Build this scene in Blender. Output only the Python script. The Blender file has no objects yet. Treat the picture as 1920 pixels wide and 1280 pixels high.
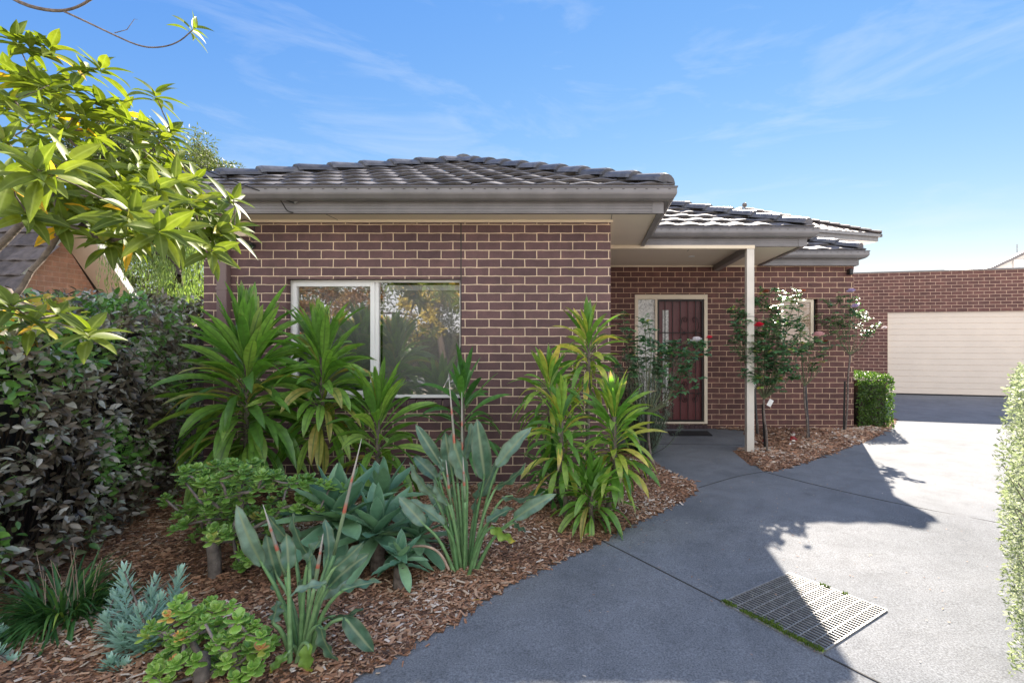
import bpy, bmesh, math, random
from math import radians as R, sin, cos, pi, sqrt
from mathutils import Vector as V, Matrix
random.seed(7)
rnd = random.random
def U(a, b): return a + (b - a) * random.random()

# ------------------------------------------------------------------ basics
S = bpy.context.scene
col = S.collection
F, CX, CY, EYE = 950.0, 1112.0, 634.0, 1.47      # survey: focal (px), vanishing point, eye height

def P(x, y, Y):                                    # where a thing seen there stands, Y metres away
    s = F / Y
    return V(((x - CX) / s, Y, EYE - (y - CY) / s))
def zg(Y): return -.042*max(0., 4.2-max(Y, -2.))   # the drive falls gently towards the street
def G(x, y, z=0.0):                                # on the ground
    Y = 3.
    for _ in range(25): s = (y - CY) / (EYE - z - zg(Y)); Y = F / s
    return V(((x - CX) / s, Y, z + zg(Y)))

def tag(o, label=None, cat=None, group=None, kind=None):
    if label: o['label'] = label
    if cat: o['category'] = cat
    if group: o['group'] = group
    if kind: o['kind'] = kind
    return o
def empty(name, loc, label, cat, group=None, rz=0):
    o = bpy.data.objects.new(name, None); col.objects.link(o)
    o.location = loc; o.rotation_euler.z = rz; o.empty_display_size = .1
    return tag(o, label, cat, group)

class MB:
    """collects shapes in world metres, then links them as ONE mesh object"""
    def __init__(s): s.v = []; s.f = []; s.r = []; s.t = []; s.e = []; s.m = []
    def add(s, vs, fs, r=0.5, t=None, e=None, mi=0):
        b = len(s.v); s.v += [tuple(p) for p in vs]
        s.f += [tuple(b + i for i in f) for f in fs]
        n = len(vs); s.r += [r] * n
        s.t += t if t else [0.0] * n
        s.e += e if e else [0.0] * n
        s.m += [mi] * len(fs)
    def box(s, x0, x1, y0, y1, z0, z1, M=None, r=0.5, mi=0):
        vs = [V((x, y, z)) for x in (x0, x1) for y in (y0, y1) for z in (z0, z1)]
        if M is not None: vs = [M @ p for p in vs]
        s.add(vs, [(0,1,3,2), (4,6,7,5), (0,4,5,1), (2,3,7,6), (0,2,6,4), (1,5,7,3)], r, mi=mi)
    def bar(s, a, b, w, h=None, up=V((0,0,1)), r=.5, mi=0):
        a = V(a); b = V(b); h = h or w; d = (b - a).normalized()
        sd = d.cross(up)
        if sd.length < 1e-3: sd = V((1,0,0))
        sd.normalize(); n = sd.cross(d)
        vs = []
        for p in (a, b):
            for i, j in ((-1,-1), (1,-1), (1,1), (-1,1)): vs.append(p + sd*i*w/2 + n*j*h/2)
        s.add(vs, [(3,2,1,0), (4,5,6,7), (0,1,5,4), (1,2,6,5), (2,3,7,6), (3,0,4,7)], r, mi=mi)
    def tube(s, pts, rad, n=6, r=.5, cap=True, mi=0):
        pts = [V(p) for p in pts]; k = len(pts)
        if not isinstance(rad, (list, tuple)): rad = [rad] * k
        vs = []; tt = []
        ref = V((.3,.2,.9)).normalized()
        for i, p in enumerate(pts):
            d = (pts[min(i+1,k-1)] - pts[max(i-1,0)])
            d = d.normalized() if d.length > 1e-6 else V((0,0,1))
            a = d.cross(ref)
            if a.length < .05: a = d.cross(V((1,0,0)))
            a.normalize(); b = d.cross(a)
            for j in range(n):
                q = 2*pi*j/n; vs.append(p + (a*cos(q) + b*sin(q)) * rad[i]); tt.append(i/(k-1))
        fs = [(i*n+j, i*n+(j+1)%n, (i+1)*n+(j+1)%n, (i+1)*n+j) for i in range(k-1) for j in range(n)]
        if cap: fs += [tuple(range(n))[::-1], tuple((k-1)*n+j for j in range(n))]
        s.add(vs, fs, r, tt, mi=mi)
    def poly(s, pts, z0, z1, r=.5, mi=0):           # prism over a plan polygon
        n = len(pts)
        vs = [V((p[0], p[1], z0)) for p in pts] + [V((p[0], p[1], z1)) for p in pts]
        s.add(vs, [tuple(range(n))[::-1], tuple(range(n, 2*n))] + [(i, (i+1)%n, n+(i+1)%n, n+i) for i in range(n)], r, mi=mi)
    def leaf(s, p, d, up, L, W, n=4, droop=0., fold=.25, prof=None, r=.5, twist=0., across=2, curl=0.):
        """a leaf blade: bends down by droop, folded along its midrib"""
        d = d.normalized(); sd = d.cross(up)
        if sd.length < 1e-3: sd = d.cross(V((1,.3,.2)))
        sd.normalize()
        if twist: sd = Matrix.Rotation(twist, 3, d) @ sd
        p = p.copy(); vs = []; tt = []; ee = []
        st = L / n
        for i in range(n+1):
            t = i / n
            w = (prof(t) if prof else sin(pi*min(1, .04+t*.96))**.8) * W * .5
            nn = sd.cross(d)
            w = max(w, W*.012)
            if across == 2:
                vs += [p + sd*w + nn*(fold*w), p, p - sd*w + nn*(fold*w)]; tt += [t]*3; ee += [1,0,1]
            else:
                vs += [p + sd*w, p - sd*w]; tt += [t]*2; ee += [1,1]
            if i < n:
                p = p + d*st
                d = (d + V((0,0,-1))*droop/n + nn*curl/n).normalized()
                sd = (sd - d*sd.dot(d)).normalized()
        k = 3 if across == 2 else 2
        fs = []
        for i in range(n):
            for j in range(k-1): a = i*k+j; fs.append((a, a+1, a+k+1, a+k))
        s.add(vs, fs, r, tt, ee)
    def build(s, name, mats, parent=None, smooth=False, bevel=0, label=None):
        me = bpy.data.meshes.new(name); me.from_pydata(s.v, [], s.f); me.update()
        if not isinstance(mats, (list, tuple)): mats = [mats]
        for m in mats: me.materials.append(m)
        if len(mats) > 1: me.polygons.foreach_set('material_index', s.m)
        for nm, dat in (('rv', s.r), ('tv', s.t), ('ev', s.e)):
            a = me.attributes.new(nm, 'FLOAT', 'POINT'); a.data.foreach_set('value', dat)
        if smooth: me.polygons.foreach_set('use_smooth', [True]*len(me.polygons))
        o = bpy.data.objects.new(name, me); col.objects.link(o)
        if bevel:
            b = o.modifiers.new('bevel', 'BEVEL'); b.width = bevel; b.segments = 2; b.limit_method = 'ANGLE'
        if parent:
            o.parent = parent
            pm = Matrix.Identity(4); q = parent
            while q: pm = Matrix.LocRotScale(q.location, q.rotation_euler, q.scale) @ pm; q = q.parent
            me.transform(pm.inverted())
        if label: o['label'] = label
        return o

def ball(mb, c, r, sz=1., n=12):
    pts = []; c = V(c)
    k = 8; mb.tube([c + V((0,0,-r*sz*cos(pi*i/k))) for i in range(k+1)], [max(.0005, r*sin(pi*i/k)) for i in range(k+1)], n, cap=False)
def chaikin(pts, k=2):
    for _ in range(k):
        q = [pts[0]]
        for a, b in zip(pts[:-1], pts[1:]): q += [a.lerp(b, .25), a.lerp(b, .75)]
        q.append(pts[-1]); pts = q
    return pts

# ------------------------------------------------------------------ materials
def mat(name):
    m = bpy.data.materials.new(name); m.use_nodes = True; nt = m.node_tree
    return m, nt, nt.nodes['Principled BSDF'], nt.nodes['Material Output']
def N(nt, t, **kw):
    n = nt.nodes.new(t)
    for k, v in kw.items():
        if k in n.inputs: n.inputs[k].default_value = v
        else: setattr(n, k, v)
    return n
def c4(c): return (c[0], c[1], c[2], 1)
def ramp(nt, stops, interp='LINEAR'):
    n = nt.nodes.new('ShaderNodeValToRGB'); cr = n.color_ramp; cr.interpolation = interp
    while len(cr.elements) < len(stops): cr.elements.new(.5)
    for e, (p, c) in zip(cr.elements, stops): e.position = p; e.color = c4(c)
    return n
def mixc(nt, a, b, f, bt='MIX'):
    n = nt.nodes.new('ShaderNodeMix'); n.data_type = 'RGBA'; n.blend_type = bt
    for i, x in ((6, a), (7, b), (0, f)):
        if hasattr(x, 'links'): nt.links.new(x, n.inputs[i])
        elif i == 0: n.inputs[0].default_value = x
        else: n.inputs[i].default_value = c4(x)
    return n.outputs[2]
def coords(nt): return N(nt, 'ShaderNodeTexCoord').outputs['Object']

def plain(name, c, rough=.5, metal=0., noise=.12, nscale=8., bump=.0, spec=.5, bscale=60.):
    m, nt, b, out = mat(name)
    co = coords(nt); no = N(nt, 'ShaderNodeTexNoise', Scale=nscale, Detail=6.); nt.links.new(co, no.inputs['Vector'])
    r = ramp(nt, [(.3, [x*(1-noise*1.6) for x in c]), (.7, [min(1, x*(1+noise)) for x in c])])
    nt.links.new(no.outputs['Fac'], r.inputs['Fac']); nt.links.new(r.outputs['Color'], b.inputs['Base Color'])
    b.inputs['Roughness'].default_value = rough; b.inputs['Metallic'].default_value = metal
    b.inputs['Specular IOR Level'].default_value = spec
    if bump:
        n2 = N(nt, 'ShaderNodeTexNoise', Scale=bscale, Detail=5.); nt.links.new(co, n2.inputs['Vector'])
        bp = N(nt, 'ShaderNodeBump', Strength=bump, Distance=.01); nt.links.new(n2.outputs['Fac'], bp.inputs['Height'])
        nt.links.new(bp.outputs['Normal'], b.inputs['Normal'])
    return m

def leafmat(name, stops=None, rough=.45, trans=.35, tip=None, tip_at=.85, edge=None, rib=None, tcol=None, spec=.5, tip_share=1., spots=.15, k=2.25):
    stops = [(p_, [min(.8, x*k) for x in c_]) for p_, c_ in stops]
    m, nt, b, out = mat(name); L = nt.links.new
    a = N(nt, 'ShaderNodeAttribute', attribute_name='rv'); t = N(nt, 'ShaderNodeAttribute', attribute_name='tv'); e = N(nt, 'ShaderNodeAttribute', attribute_name='ev')
    r = ramp(nt, stops); L(a.outputs['Fac'], r.inputs['Fac']); c = r.outputs['Color']
    co = coords(nt)
    no = N(nt, 'ShaderNodeTexNoise', Scale=26., Detail=4.); L(co, no.inputs['Vector'])
    v = ramp(nt, [(.3, (1-spots*2,)*3), (.7, (1+spots,)*3)]); L(no.outputs['Fac'], v.inputs['Fac'])
    c = mixc(nt, c, v.outputs['Color'], 1., 'MULTIPLY')
    if rib:
        rr = ramp(nt, [(0., (1,1,1)), (.22, (0,0,0))]); L(e.outputs['Fac'], rr.inputs['Fac']); c = mixc(nt, c, rib, rr.outputs['Color'])
    if edge:
        rr = ramp(nt, [(.72, (0,0,0)), (1., (1,1,1))]); L(e.outputs['Fac'], rr.inputs['Fac']); c = mixc(nt, c, edge, rr.outputs['Color'])
    if tip:
        add = N(nt, 'ShaderNodeMath', operation='MULTIPLY_ADD'); L(no.outputs['Fac'], add.inputs[0]); add.inputs[1].default_value = .35; L(t.outputs['Fac'], add.inputs[2])
        rr = ramp(nt, [(min(.9, tip_at*.8), (0,0,0)), (min(1, tip_at*.8+.12), (1,1,1))])
        sc = N(nt, 'ShaderNodeMath', operation='MULTIPLY'); L(add.outputs[0], sc.inputs[0]); sc.inputs[1].default_value = .8; L(sc.outputs[0], rr.inputs['Fac'])
        g = N(nt, 'ShaderNodeMath', operation='FRACT'); mm = N(nt, 'ShaderNodeMath', operation='MULTIPLY'); L(a.outputs['Fac'], mm.inputs[0]); mm.inputs[1].default_value = 37.7; L(mm.outputs[0], g.inputs[0])
        lt = N(nt, 'ShaderNodeMath', operation='LESS_THAN'); L(g.outputs[0], lt.inputs[0]); lt.inputs[1].default_value = tip_share
        f = N(nt, 'ShaderNodeMath', operation='MULTIPLY'); L(rr.outputs['Color'], f.inputs[0]); L(lt.outputs[0], f.inputs[1])
        c = mixc(nt, c, tip, f.outputs[0])
    L(c, b.inputs['Base Color']); b.inputs['Roughness'].default_value = rough; b.inputs['Specular IOR Level'].default_value = spec
    if trans:
        tr = N(nt, 'ShaderNodeBsdfTranslucent')
        tc = mixc(nt, c, tcol or (1.9, 2.1, .7), 1., 'MULTIPLY'); L(tc, tr.inputs['Color'])
        mx = N(nt, 'ShaderNodeMixShader', Fac=trans); L(b.outputs[0], mx.inputs[1]); L(tr.outputs[0], mx.inputs[2]); L(mx.outputs[0], out.inputs['Surface'])
    return m

def brickmat(name, c1, c2, mortar, ox=0., oz=0., warm=None, bump=.6):
    m, nt, b, out = mat(name); L = nt.links.new
    co = coords(nt); sp = N(nt, 'ShaderNodeSeparateXYZ'); L(co, sp.inputs[0])
    ad = N(nt, 'ShaderNodeMath', operation='ADD'); L(sp.outputs[0], ad.inputs[0]); L(sp.outputs[1], ad.inputs[1])
    cb = N(nt, 'ShaderNodeCombineXYZ'); L(ad.outputs[0], cb.inputs[0]); L(sp.outputs[2], cb.inputs[1])
    # small wobble so that joints are not ruler-straight
    wn = N(nt, 'ShaderNodeTexNoise', Scale=9., Detail=2.); L(co, wn.inputs['Vector'])
    ws = N(nt, 'ShaderNodeVectorMath', operation='SCALE'); ws.inputs['Scale'].default_value = .010
    wsub = N(nt, 'ShaderNodeVectorMath', operation='SUBTRACT'); wsub.inputs[1].default_value = (.5,.5,.5); L(wn.outputs['Color'], wsub.inputs[0]); L(wsub.outputs[0], ws.inputs[0])
    mp = N(nt, 'ShaderNodeMapping'); mp.inputs['Location'].default_value = (ox, oz, 0); L(cb.outputs[0], mp.inputs['Vector'])
    va = N(nt, 'ShaderNodeVectorMath', operation='ADD'); L(mp.outputs[0], va.inputs[0]); L(ws.outputs[0], va.inputs[1])
    bt = N(nt, 'ShaderNodeTexBrick', Scale=1., offset=.5); L(va.outputs[0], bt.inputs['Vector'])
    for k, v in (('Brick Width', .24), ('Row Height', .086), ('Mortar Size', .0052), ('Mortar Smooth', .25), ('Bias', 0.)): bt.inputs[k].default_value = v
    bt.inputs['Color1'].default_value = c4(c1); bt.inputs['Color2'].default_value = c4(c2); bt.inputs['Mortar'].default_value = c4(mortar)
    fine = N(nt, 'ShaderNodeTexNoise', Scale=260., Detail=4.); L(co, fine.inputs['Vector'])
    fr = ramp(nt, [(.32, (.62,)*3), (.55, (1.,)*3), (.72, (1.25,)*3)]); L(fine.outputs['Fac'], fr.inputs['Fac'])
    big = N(nt, 'ShaderNodeTexNoise', Scale=1.3, Detail=5.); L(co, big.inputs['Vector'])
    br = ramp(nt, [(.3, (.84,)*3), (.7, (1.12,)*3)]); L(big.outputs['Fac'], br.inputs['Fac'])
    med = N(nt, 'ShaderNodeTexNoise', Scale=7., Detail=6., Roughness=.7); L(co, med.inputs['Vector'])
    mr = ramp(nt, [(.32, (.80,)*3), (.5, (1.,)*3), (.68, (1.22,1.18,1.14))]); L(med.outputs['Fac'], mr.inputs['Fac'])
    c = mixc(nt, bt.outputs['Color'], fr.outputs['Color'], 1., 'MULTIPLY'); c = mixc(nt, c, br.outputs['Color'], 1., 'MULTIPLY'); c = mixc(nt, c, mr.outputs['Color'], 1., 'MULTIPLY')
    sv = N(nt, 'ShaderNodeTexVoronoi', Scale=26., feature='F1'); L(co, sv.inputs['Vector'])        # pale flecks in the clay
    sr = ramp(nt, [(.0, (1,1,1)), (.07, (0,0,0))]); L(sv.outputs['Distance'], sr.inputs['Fac'])
    sf = N(nt, 'ShaderNodeMath', operation='MULTIPLY'); L(sr.outputs['Color'], sf.inputs[0]); sf.inputs[1].default_value = .5
    c = mixc(nt, c, (.5,.44,.42), sf.outputs[0])
    L(c, b.inputs['Base Color']); b.inputs['Roughness'].default_value = .75; b.inputs['Specular IOR Level'].default_value = .35
    h = N(nt, 'ShaderNodeMath', operation='MULTIPLY_ADD'); L(fine.outputs['Fac'], h.inputs[0]); h.inputs[1].default_value = .25
    inv = N(nt, 'ShaderNodeMath', operation='SUBTRACT'); inv.inputs[0].default_value = 1.; L(bt.outputs['Fac'], inv.inputs[1]); L(inv.outputs[0], h.inputs[2])
    bp = N(nt, 'ShaderNodeBump', Strength=bump, Distance=.006); L(h.outputs[0], bp.inputs['Height']); L(bp.outputs['Normal'], b.inputs['Normal'])
    return m

M = {}
BR1, BR2, MOR = (.164,.095,.095), (.112,.066,.071), (.74,.58,.42)
M['brick_a'] = brickmat('front brick', BR1, BR2, MOR, 0.02, -2.523 + .086*40)
M['brick_b'] = brickmat('porch brick', (.172,.082,.072), (.120,.058,.054), (.72,.51,.35), 0.1, -2.638 + .086*40)
M['brick_g'] = brickmat('garage brick', (.18,.084,.070), (.13,.062,.055), (.70,.50,.36), 0.05, 0.)
M['brick_pink'] = brickmat('neighbour brick', (.66,.36,.27), (.58,.31,.23), (.72,.52,.42), 0.03, 0.)
M['jasper'] = plain('painted steel', (.180,.172,.176), .38, 0, .11, 5, bump=.02, spec=.6)
M['cream'] = plain('cream paint', (.80,.69,.53), .5, 0, .04, 2)
M['soffit'] = plain('eave lining', (.80,.70,.57), .7, 0, .03, 1.5)
M['white_frame'] = plain('window frame', (.82,.82,.81), .35, 0, .03, 5)
M['brown_pipe'] = plain('downpipe paint', (.17,.115,.11), .4, 0, .04, 3)
M['black'] = plain('black plastic', (.012,.012,.013), .4, 0, .1, 9)
M['post'] = plain('post paint', (.68,.64,.57), .45, 0, .06, 6)
M['maroon'] = plain('maroon door', (.14,.032,.034), .38, 0, .1, 4)
M['grille'] = plain('security grille', (.022,.016,.016), .45, .3, .1, 12)
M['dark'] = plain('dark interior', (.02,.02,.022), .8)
M['steel'] = plain('galvanised steel', (.33,.33,.32), .5, .35, .2, 30)
M['pit_shade'] = plain('pit shade plate', (.09,.09,.092), .8, 0, .3, 20)
M['bark'] = plain('grey bark', (.16,.13,.11), .9, 0, .35, 30, bump=.6)
M['bark_dark'] = plain('dark bark', (.07,.052,.042), .9, 0, .35, 25, bump=.6)
M['jade_bark'] = plain('succulent bark', (.22,.19,.17), .8, 0, .3, 22, bump=.6)
M['cane'] = plain('rose cane', (.11,.13,.06), .6, 0, .3, 14)
M['barge'] = plain('white barge', (.78,.78,.76), .45, 0, .03, 4)
M['colorbond'] = plain('pale wall', (.62,.60,.58), .6, 0, .03, 2)
M['fence'] = plain('dark fence', (.035,.030,.028), .85, 0, .3, 6, bump=.4)
M['joint'] = plain('joint', (.055,.053,.05), .9)
M['blind'] = plain('roller blind', (.31,.31,.325), .8, 0, .03, 3)
M['blind_top'] = plain('blind rail', (.6,.63,.66), .5, 0, .04, 4)
M['beige_blind'] = plain('beige blind', (.62,.46,.33), .8, 0, .05, 4)
M['mat'] = plain('rubber mat', (.014,.014,.015), .9, 0, .3, 90, bump=.8)

def roofmat(name, c, rough, spec=.5):
    m, nt, b, out = mat(name); L = nt.links.new; co = coords(nt)
    a = N(nt, 'ShaderNodeAttribute', attribute_name='rv')
    r = ramp(nt, [(0, [x*.75 for x in c]), (1, [x*1.3 for x in c])]); L(a.outputs['Fac'], r.inputs['Fac'])
    no = N(nt, 'ShaderNodeTexNoise', Scale=14., Detail=8.); L(co, no.inputs['Vector'])
    v = ramp(nt, [(.3, (.75,)*3), (.72, (1.35,)*3)]); L(no.outputs['Fac'], v.inputs['Fac'])
    cc = mixc(nt, r.outputs['Color'], v.outputs['Color'], 1., 'MULTIPLY')
    n2 = N(nt, 'ShaderNodeTexNoise', Scale=5., Detail=8., Roughness=.7); L(co, n2.inputs['Vector'])
    r2 = ramp(nt, [(.60, (0,0,0)), (.72, (.5,.5,.5))]); L(n2.outputs['Fac'], r2.inputs['Fac'])
    cc = mixc(nt, cc, (.17,.165,.13), r2.outputs['Color'])
    L(cc, b.inputs['Base Color']); b.inputs['Roughness'].default_value = rough; b.inputs['Specular IOR Level'].default_value = spec
    n3 = N(nt, 'ShaderNodeTexNoise', Scale=180., Detail=3.); L(co, n3.inputs['Vector'])
    bp = N(nt, 'ShaderNodeBump', Strength=.35, Distance=.006); L(n3.outputs['Fac'], bp.inputs['Height']); L(bp.outputs['Normal'], b.inputs['Normal'])
    return m
M['tile'] = roofmat('roof tile', (.125,.118,.117), .65, .25)
M['cap'] = roofmat('ridge cap', (.085,.088,.10), .5, .5)
M['tile_far'] = roofmat('far roof tile', (.14,.12,.11), .6, .4)
M['tile_nh'] = roofmat('neighbour roof tile', (.095,.08,.072), .7, .3)

def concrete():
    m, nt, b, out = mat('driveway concrete'); L = nt.links.new; co = coords(nt)
    n1 = N(nt, 'ShaderNodeTexNoise', Scale=.9, Detail=9., Roughness=.62); L(co, n1.inputs['Vector'])
    r1 = ramp(nt, [(.3, (.146,.157,.168)), (.5, (.182,.193,.204)), (.7, (.210,.219,.228))]); L(n1.outputs['Fac'], r1.inputs['Fac'])
    n2 = N(nt, 'ShaderNodeTexNoise', Scale=120., Detail=5.); L(co, n2.inputs['Vector'])
    r2 = ramp(nt, [(.3, (.62,)*3), (.5, (1.,)*3), (.7, (1.38,)*3)]); L(n2.outputs['Fac'], r2.inputs['Fac'])
    c = mixc(nt, r1.outputs['Color'], r2.outputs['Color'], 1., 'MULTIPLY')
    n4 = N(nt, 'ShaderNodeTexNoise', Scale=4.5, Detail=10., Roughness=.75); L(co, n4.inputs['Vector'])
    r4 = ramp(nt, [(.36, (.86,)*3), (.55, (1.03,)*3)]); L(n4.outputs['Fac'], r4.inputs['Fac'])
    c = mixc(nt, c, r4.outputs['Color'], .8, 'MULTIPLY')
    n5 = N(nt, 'ShaderNodeTexNoise', Scale=1.7, Detail=12., Roughness=.8, Distortion=1.2); L(co, n5.inputs['Vector'])
    r5 = ramp(nt, [(.40, (.88,)*3), (.50, (1.,)*3), (.62, (1.05,)*3)]); L(n5.outputs['Fac'], r5.inputs['Fac']); c = mixc(nt, c, r5.outputs['Color'], 1., 'MULTIPLY')
    v6 = N(nt, 'ShaderNodeTexVoronoi', Scale=1.3, feature='F1'); L(co, v6.inputs['Vector'])
    r6 = ramp(nt, [(0., (.72,)*3), (.05, (.84,)*3), (.09, (1.,)*3)]); L(v6.outputs['Distance'], r6.inputs['Fac']); c = mixc(nt, c, r6.outputs['Color'], .8, 'MULTIPLY')
    vo = N(nt, 'ShaderNodeTexVoronoi', Scale=17., feature='F1'); L(co, vo.inputs['Vector'])
    rv = ramp(nt, [(0, (1,1,1)), (.05, (0,0,0))]); L(vo.outputs['Distance'], rv.inputs['Fac'])
    c = mixc(nt, c, (.5,.46,.40), rv.outputs['Color'])
    L(c, b.inputs['Base Color']); b.inputs['Roughness'].default_value = .8; b.inputs['Specular IOR Level'].default_value = .15
    bp = N(nt, 'ShaderNodeBump', Strength=.5, Distance=.004); L(n2.outputs['Fac'], bp.inputs['Height']); L(bp.outputs['Normal'], b.inputs['Normal'])
    return m
M['concrete'] = concrete()
def mulchmat():
    m, nt, b, out = mat('bark mulch'); L = nt.links.new; co = coords(nt)
    vo = N(nt, 'ShaderNodeTexVoronoi', Scale=55.); L(co, vo.inputs['Vector'])
    r = ramp(nt, [(0, (.08,.045,.03)), (.35, (.18,.09,.045)), (.7, (.30,.14,.07)), (1, (.36,.24,.16))])
    sp = N(nt, 'ShaderNodeSeparateColor'); L(vo.outputs['Color'], sp.inputs[0]); L(sp.outputs[0], r.inputs['Fac']); L(r.outputs['Color'], b.inputs['Base Color'])
    b.inputs['Roughness'].default_value = .9
    bp = N(nt, 'ShaderNodeBump', Strength=1., Distance=.02); L(vo.outputs['Distance'], bp.inputs['Height']); L(bp.outputs['Normal'], b.inputs['Normal'])
    return m
M['mulch'] = mulchmat()
m, nt, b, out = mat('wood chip'); a = N(nt, 'ShaderNodeAttribute', attribute_name='rv')
r_ = ramp(nt, [(0, (.10,.05,.03)), (.2, (.19,.10,.06)), (.45, (.36,.185,.105)), (.72, (.48,.31,.20)), (.88, (.50,.41,.31)), (1, (.66,.58,.50))])
nt.links.new(a.outputs['Fac'], r_.inputs['Fac']); nt.links.new(r_.outputs['Color'], b.inputs['Base Color']); b.inputs['Roughness'].default_value = .85
M['chip'] = m
M['soil'] = plain('pale bounce paving', (.70,.62,.52), .95, 0, .3, 2, bump=.5)  # pale paving, its colour raised to bounce sunlight onto the shaded facade

def glassmat(name, refl=.42, tint=(1,1,1)):
    m, nt, b, out = mat(name); L = nt.links.new
    nt.nodes.remove(b)
    gl = N(nt, 'ShaderNodeBsdfGlossy', Roughness=.006); gl.inputs['Color'].default_value = (1,1,1,1)
    tr = N(nt, 'ShaderNodeBsdfTransparent'); tr.inputs['Color'].default_value = c4(tint)
    fr = N(nt, 'ShaderNodeFresnel', IOR=1.5)
    ad = N(nt, 'ShaderNodeMath', operation='ADD'); L(fr.outputs[0], ad.inputs[0]); ad.inputs[1].default_value = refl; ad.use_clamp = True
    no = N(nt, 'ShaderNodeTexNoise', Scale=2.2, Detail=1.); L(coords(nt), no.inputs['Vector'])
    bp = N(nt, 'ShaderNodeBump', Strength=.02, Distance=.01); L(no.outputs['Fac'], bp.inputs['Height']); L(bp.outputs['Normal'], gl.inputs['Normal'])
    mx = N(nt, 'ShaderNodeMixShader'); L(ad.outputs[0], mx.inputs[0]); L(tr.outputs[0], mx.inputs[1]); L(gl.outputs[0], mx.inputs[2]); L(mx.outputs[0], out.inputs['Surface'])
    return m
M['glass'] = glassmat('window glass', .13); M['glass_s'] = glassmat('small window glass', .0)
def frosted():
    m, nt, b, out = mat('patterned glass'); L = nt.links.new; co = coords(nt)
    no = N(nt, 'ShaderNodeTexNoise', Scale=14., Detail=6., Distortion=2.5); L(co, no.inputs['Vector'])
    r = ramp(nt, [(.35, (.42,.42,.40)), (.62, (.80,.80,.76))]); L(no.outputs['Fac'], r.inputs['Fac']); L(r.outputs['Color'], b.inputs['Base Color'])
    b.inputs['Roughness'].default_value = .16
    bp = N(nt, 'ShaderNodeBump', Strength=.5, Distance=.01); L(no.outputs['Fac'], bp.inputs['Height']); L(bp.outputs['Normal'], b.inputs['Normal'])
    return m
M['frosted'] = frosted()

# ------------------------------------------------------------------ ground
g = MB(); g.add([V((x, y, z)) for y, z in ((-300,-.29), (-2,-.29), (4.2,-.02), (500,-.02)) for x in (-400, 400)], [(0,1,3,2), (2,3,5,4), (4,5,7,6)])
tag(g.build('ground', M['soil']), kind='structure')
g = MB(); g.add([V((-5,-.8,zg(-.8))), V((13.5,-.8,zg(-.8))), V((13.5,4.2,0)), V((-5,4.2,0)), V((13.5,11.85,0)), V((7,13.5,0)), V((.2,13.5,0)), V((.2,5.15,0)), V((-5,5.15,0)), V((-5,-.8,-.4)), V((13.5,-.8,-.4))],
    [(0,1,2,3), (3,2,4,5,6,7,8), (9,10,1,0)])
drive = tag(g.build('driveway', M['concrete']), kind='structure')
g = MB(); g.add([V((-40,-2,-.275)), V((-3.95,-2,-.275)), V((-3.95,4.2,-.012)), V((-40,4.2,-.012)), V((-3.95,40,-.012)), V((-40,40,-.012))], [(0,1,2,3), (3,2,4,5)])
tag(g.build('side_yard', plain('side yard soil', (.10,.075,.055), .95, 0, .3, 3, bump=.6)), kind='structure')
jn = MB()
def strip(mb, pts, w, z):
    for a, b in zip(pts[:-1], pts[1:]): mb.bar(V((a.x,a.y,z+a.z)), V((b.x,b.y,z+b.z)), w, .004)
strip(jn, [G(1118,1008), G(1178,1038), G(1354,1128)], .008, .002); strip(jn, [G(1545,1228), G(1690,1300)], .008, .002)
strip(jn, chaikin([G(1432,884), G(1540,912), G(1700,948), G(1900,985)], 1), .007, .002)
strip(jn, chaikin([G(1310,914), G(1340,905), G(1380,893), G(1432,884)], 1), .007, .002)
strip(jn, [G(1222,832), G(1392,834)], .006, .002)
tag(jn.build('driveway_joint', M['joint']), kind='structure')

# front garden bed and rose bed
edge = [G(x, y) for x, y in ((560,1340), (665,1280), (765,1218), (860,1163), (935,1108), (990,1080), (1060,1053), (1125,1018), (1185,985), (1240,960), (1290,935), (1311,916), (1296,903), (1262,888), (1232,872), (1205,846), (1180,830))]
edge = chaikin(edge, 2)
bed1 = [V((-3.9, 1.2, 0)), V((-1.7, 1.2, 0))] + edge + [V((.19, 6.6, 0)), V((.19, 5.06, 0)), V((-6.0, 5.06, 0)), V((-6.0, 1.2, 0))]
bed2 = [G(x, y) for x, y in ((1398,808), (1410,822), (1421,838), (1390,841), (1374,846), (1392,860), (1414,874), (1436,884), (1462,881), (1510,868), (1560,850), (1610,832), (1645,818), (1665,806), (1676,797), (1684,785))]
bed2 = chaikin(bed2, 1) + [V((5.1, 9.9, 0)), V((4.25, 9.9, 0)), V((4.25, 8.25, 0)), V((1.95, 8.25, 0))]
def inside(x, y, poly):
    c = False; j = len(poly) - 1
    for i in range(len(poly)):
        a, b = poly[i], poly[j]
        if (a[1] > y) != (b[1] > y) and x < (b[0]-a[0])*(y-a[1])/(b[1]-a[1]) + a[0]: c = not c
        j = i
    return c
def edist(x, y, poly):
    best = 9
    for a, b in zip(poly, poly[1:] + poly[:1]):
        ax, ay = a[0], a[1]; dx, dy = b[0]-ax, b[1]-ay; L2 = dx*dx+dy*dy or 1e-9
        t = max(0, min(1, ((x-ax)*dx+(y-ay)*dy)/L2)); d = (x-ax-t*dx)**2 + (y-ay-t*dy)**2
        if d < best: best = d
    return sqrt(best)
from mathutils import noise as mn
def mound(x, y, d): return zg(y) + .008 + .05*min(1, d/.35) + .022*mn.noise(V((x*2.2, y*2.2, 3)))*min(1, d/.3)
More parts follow.
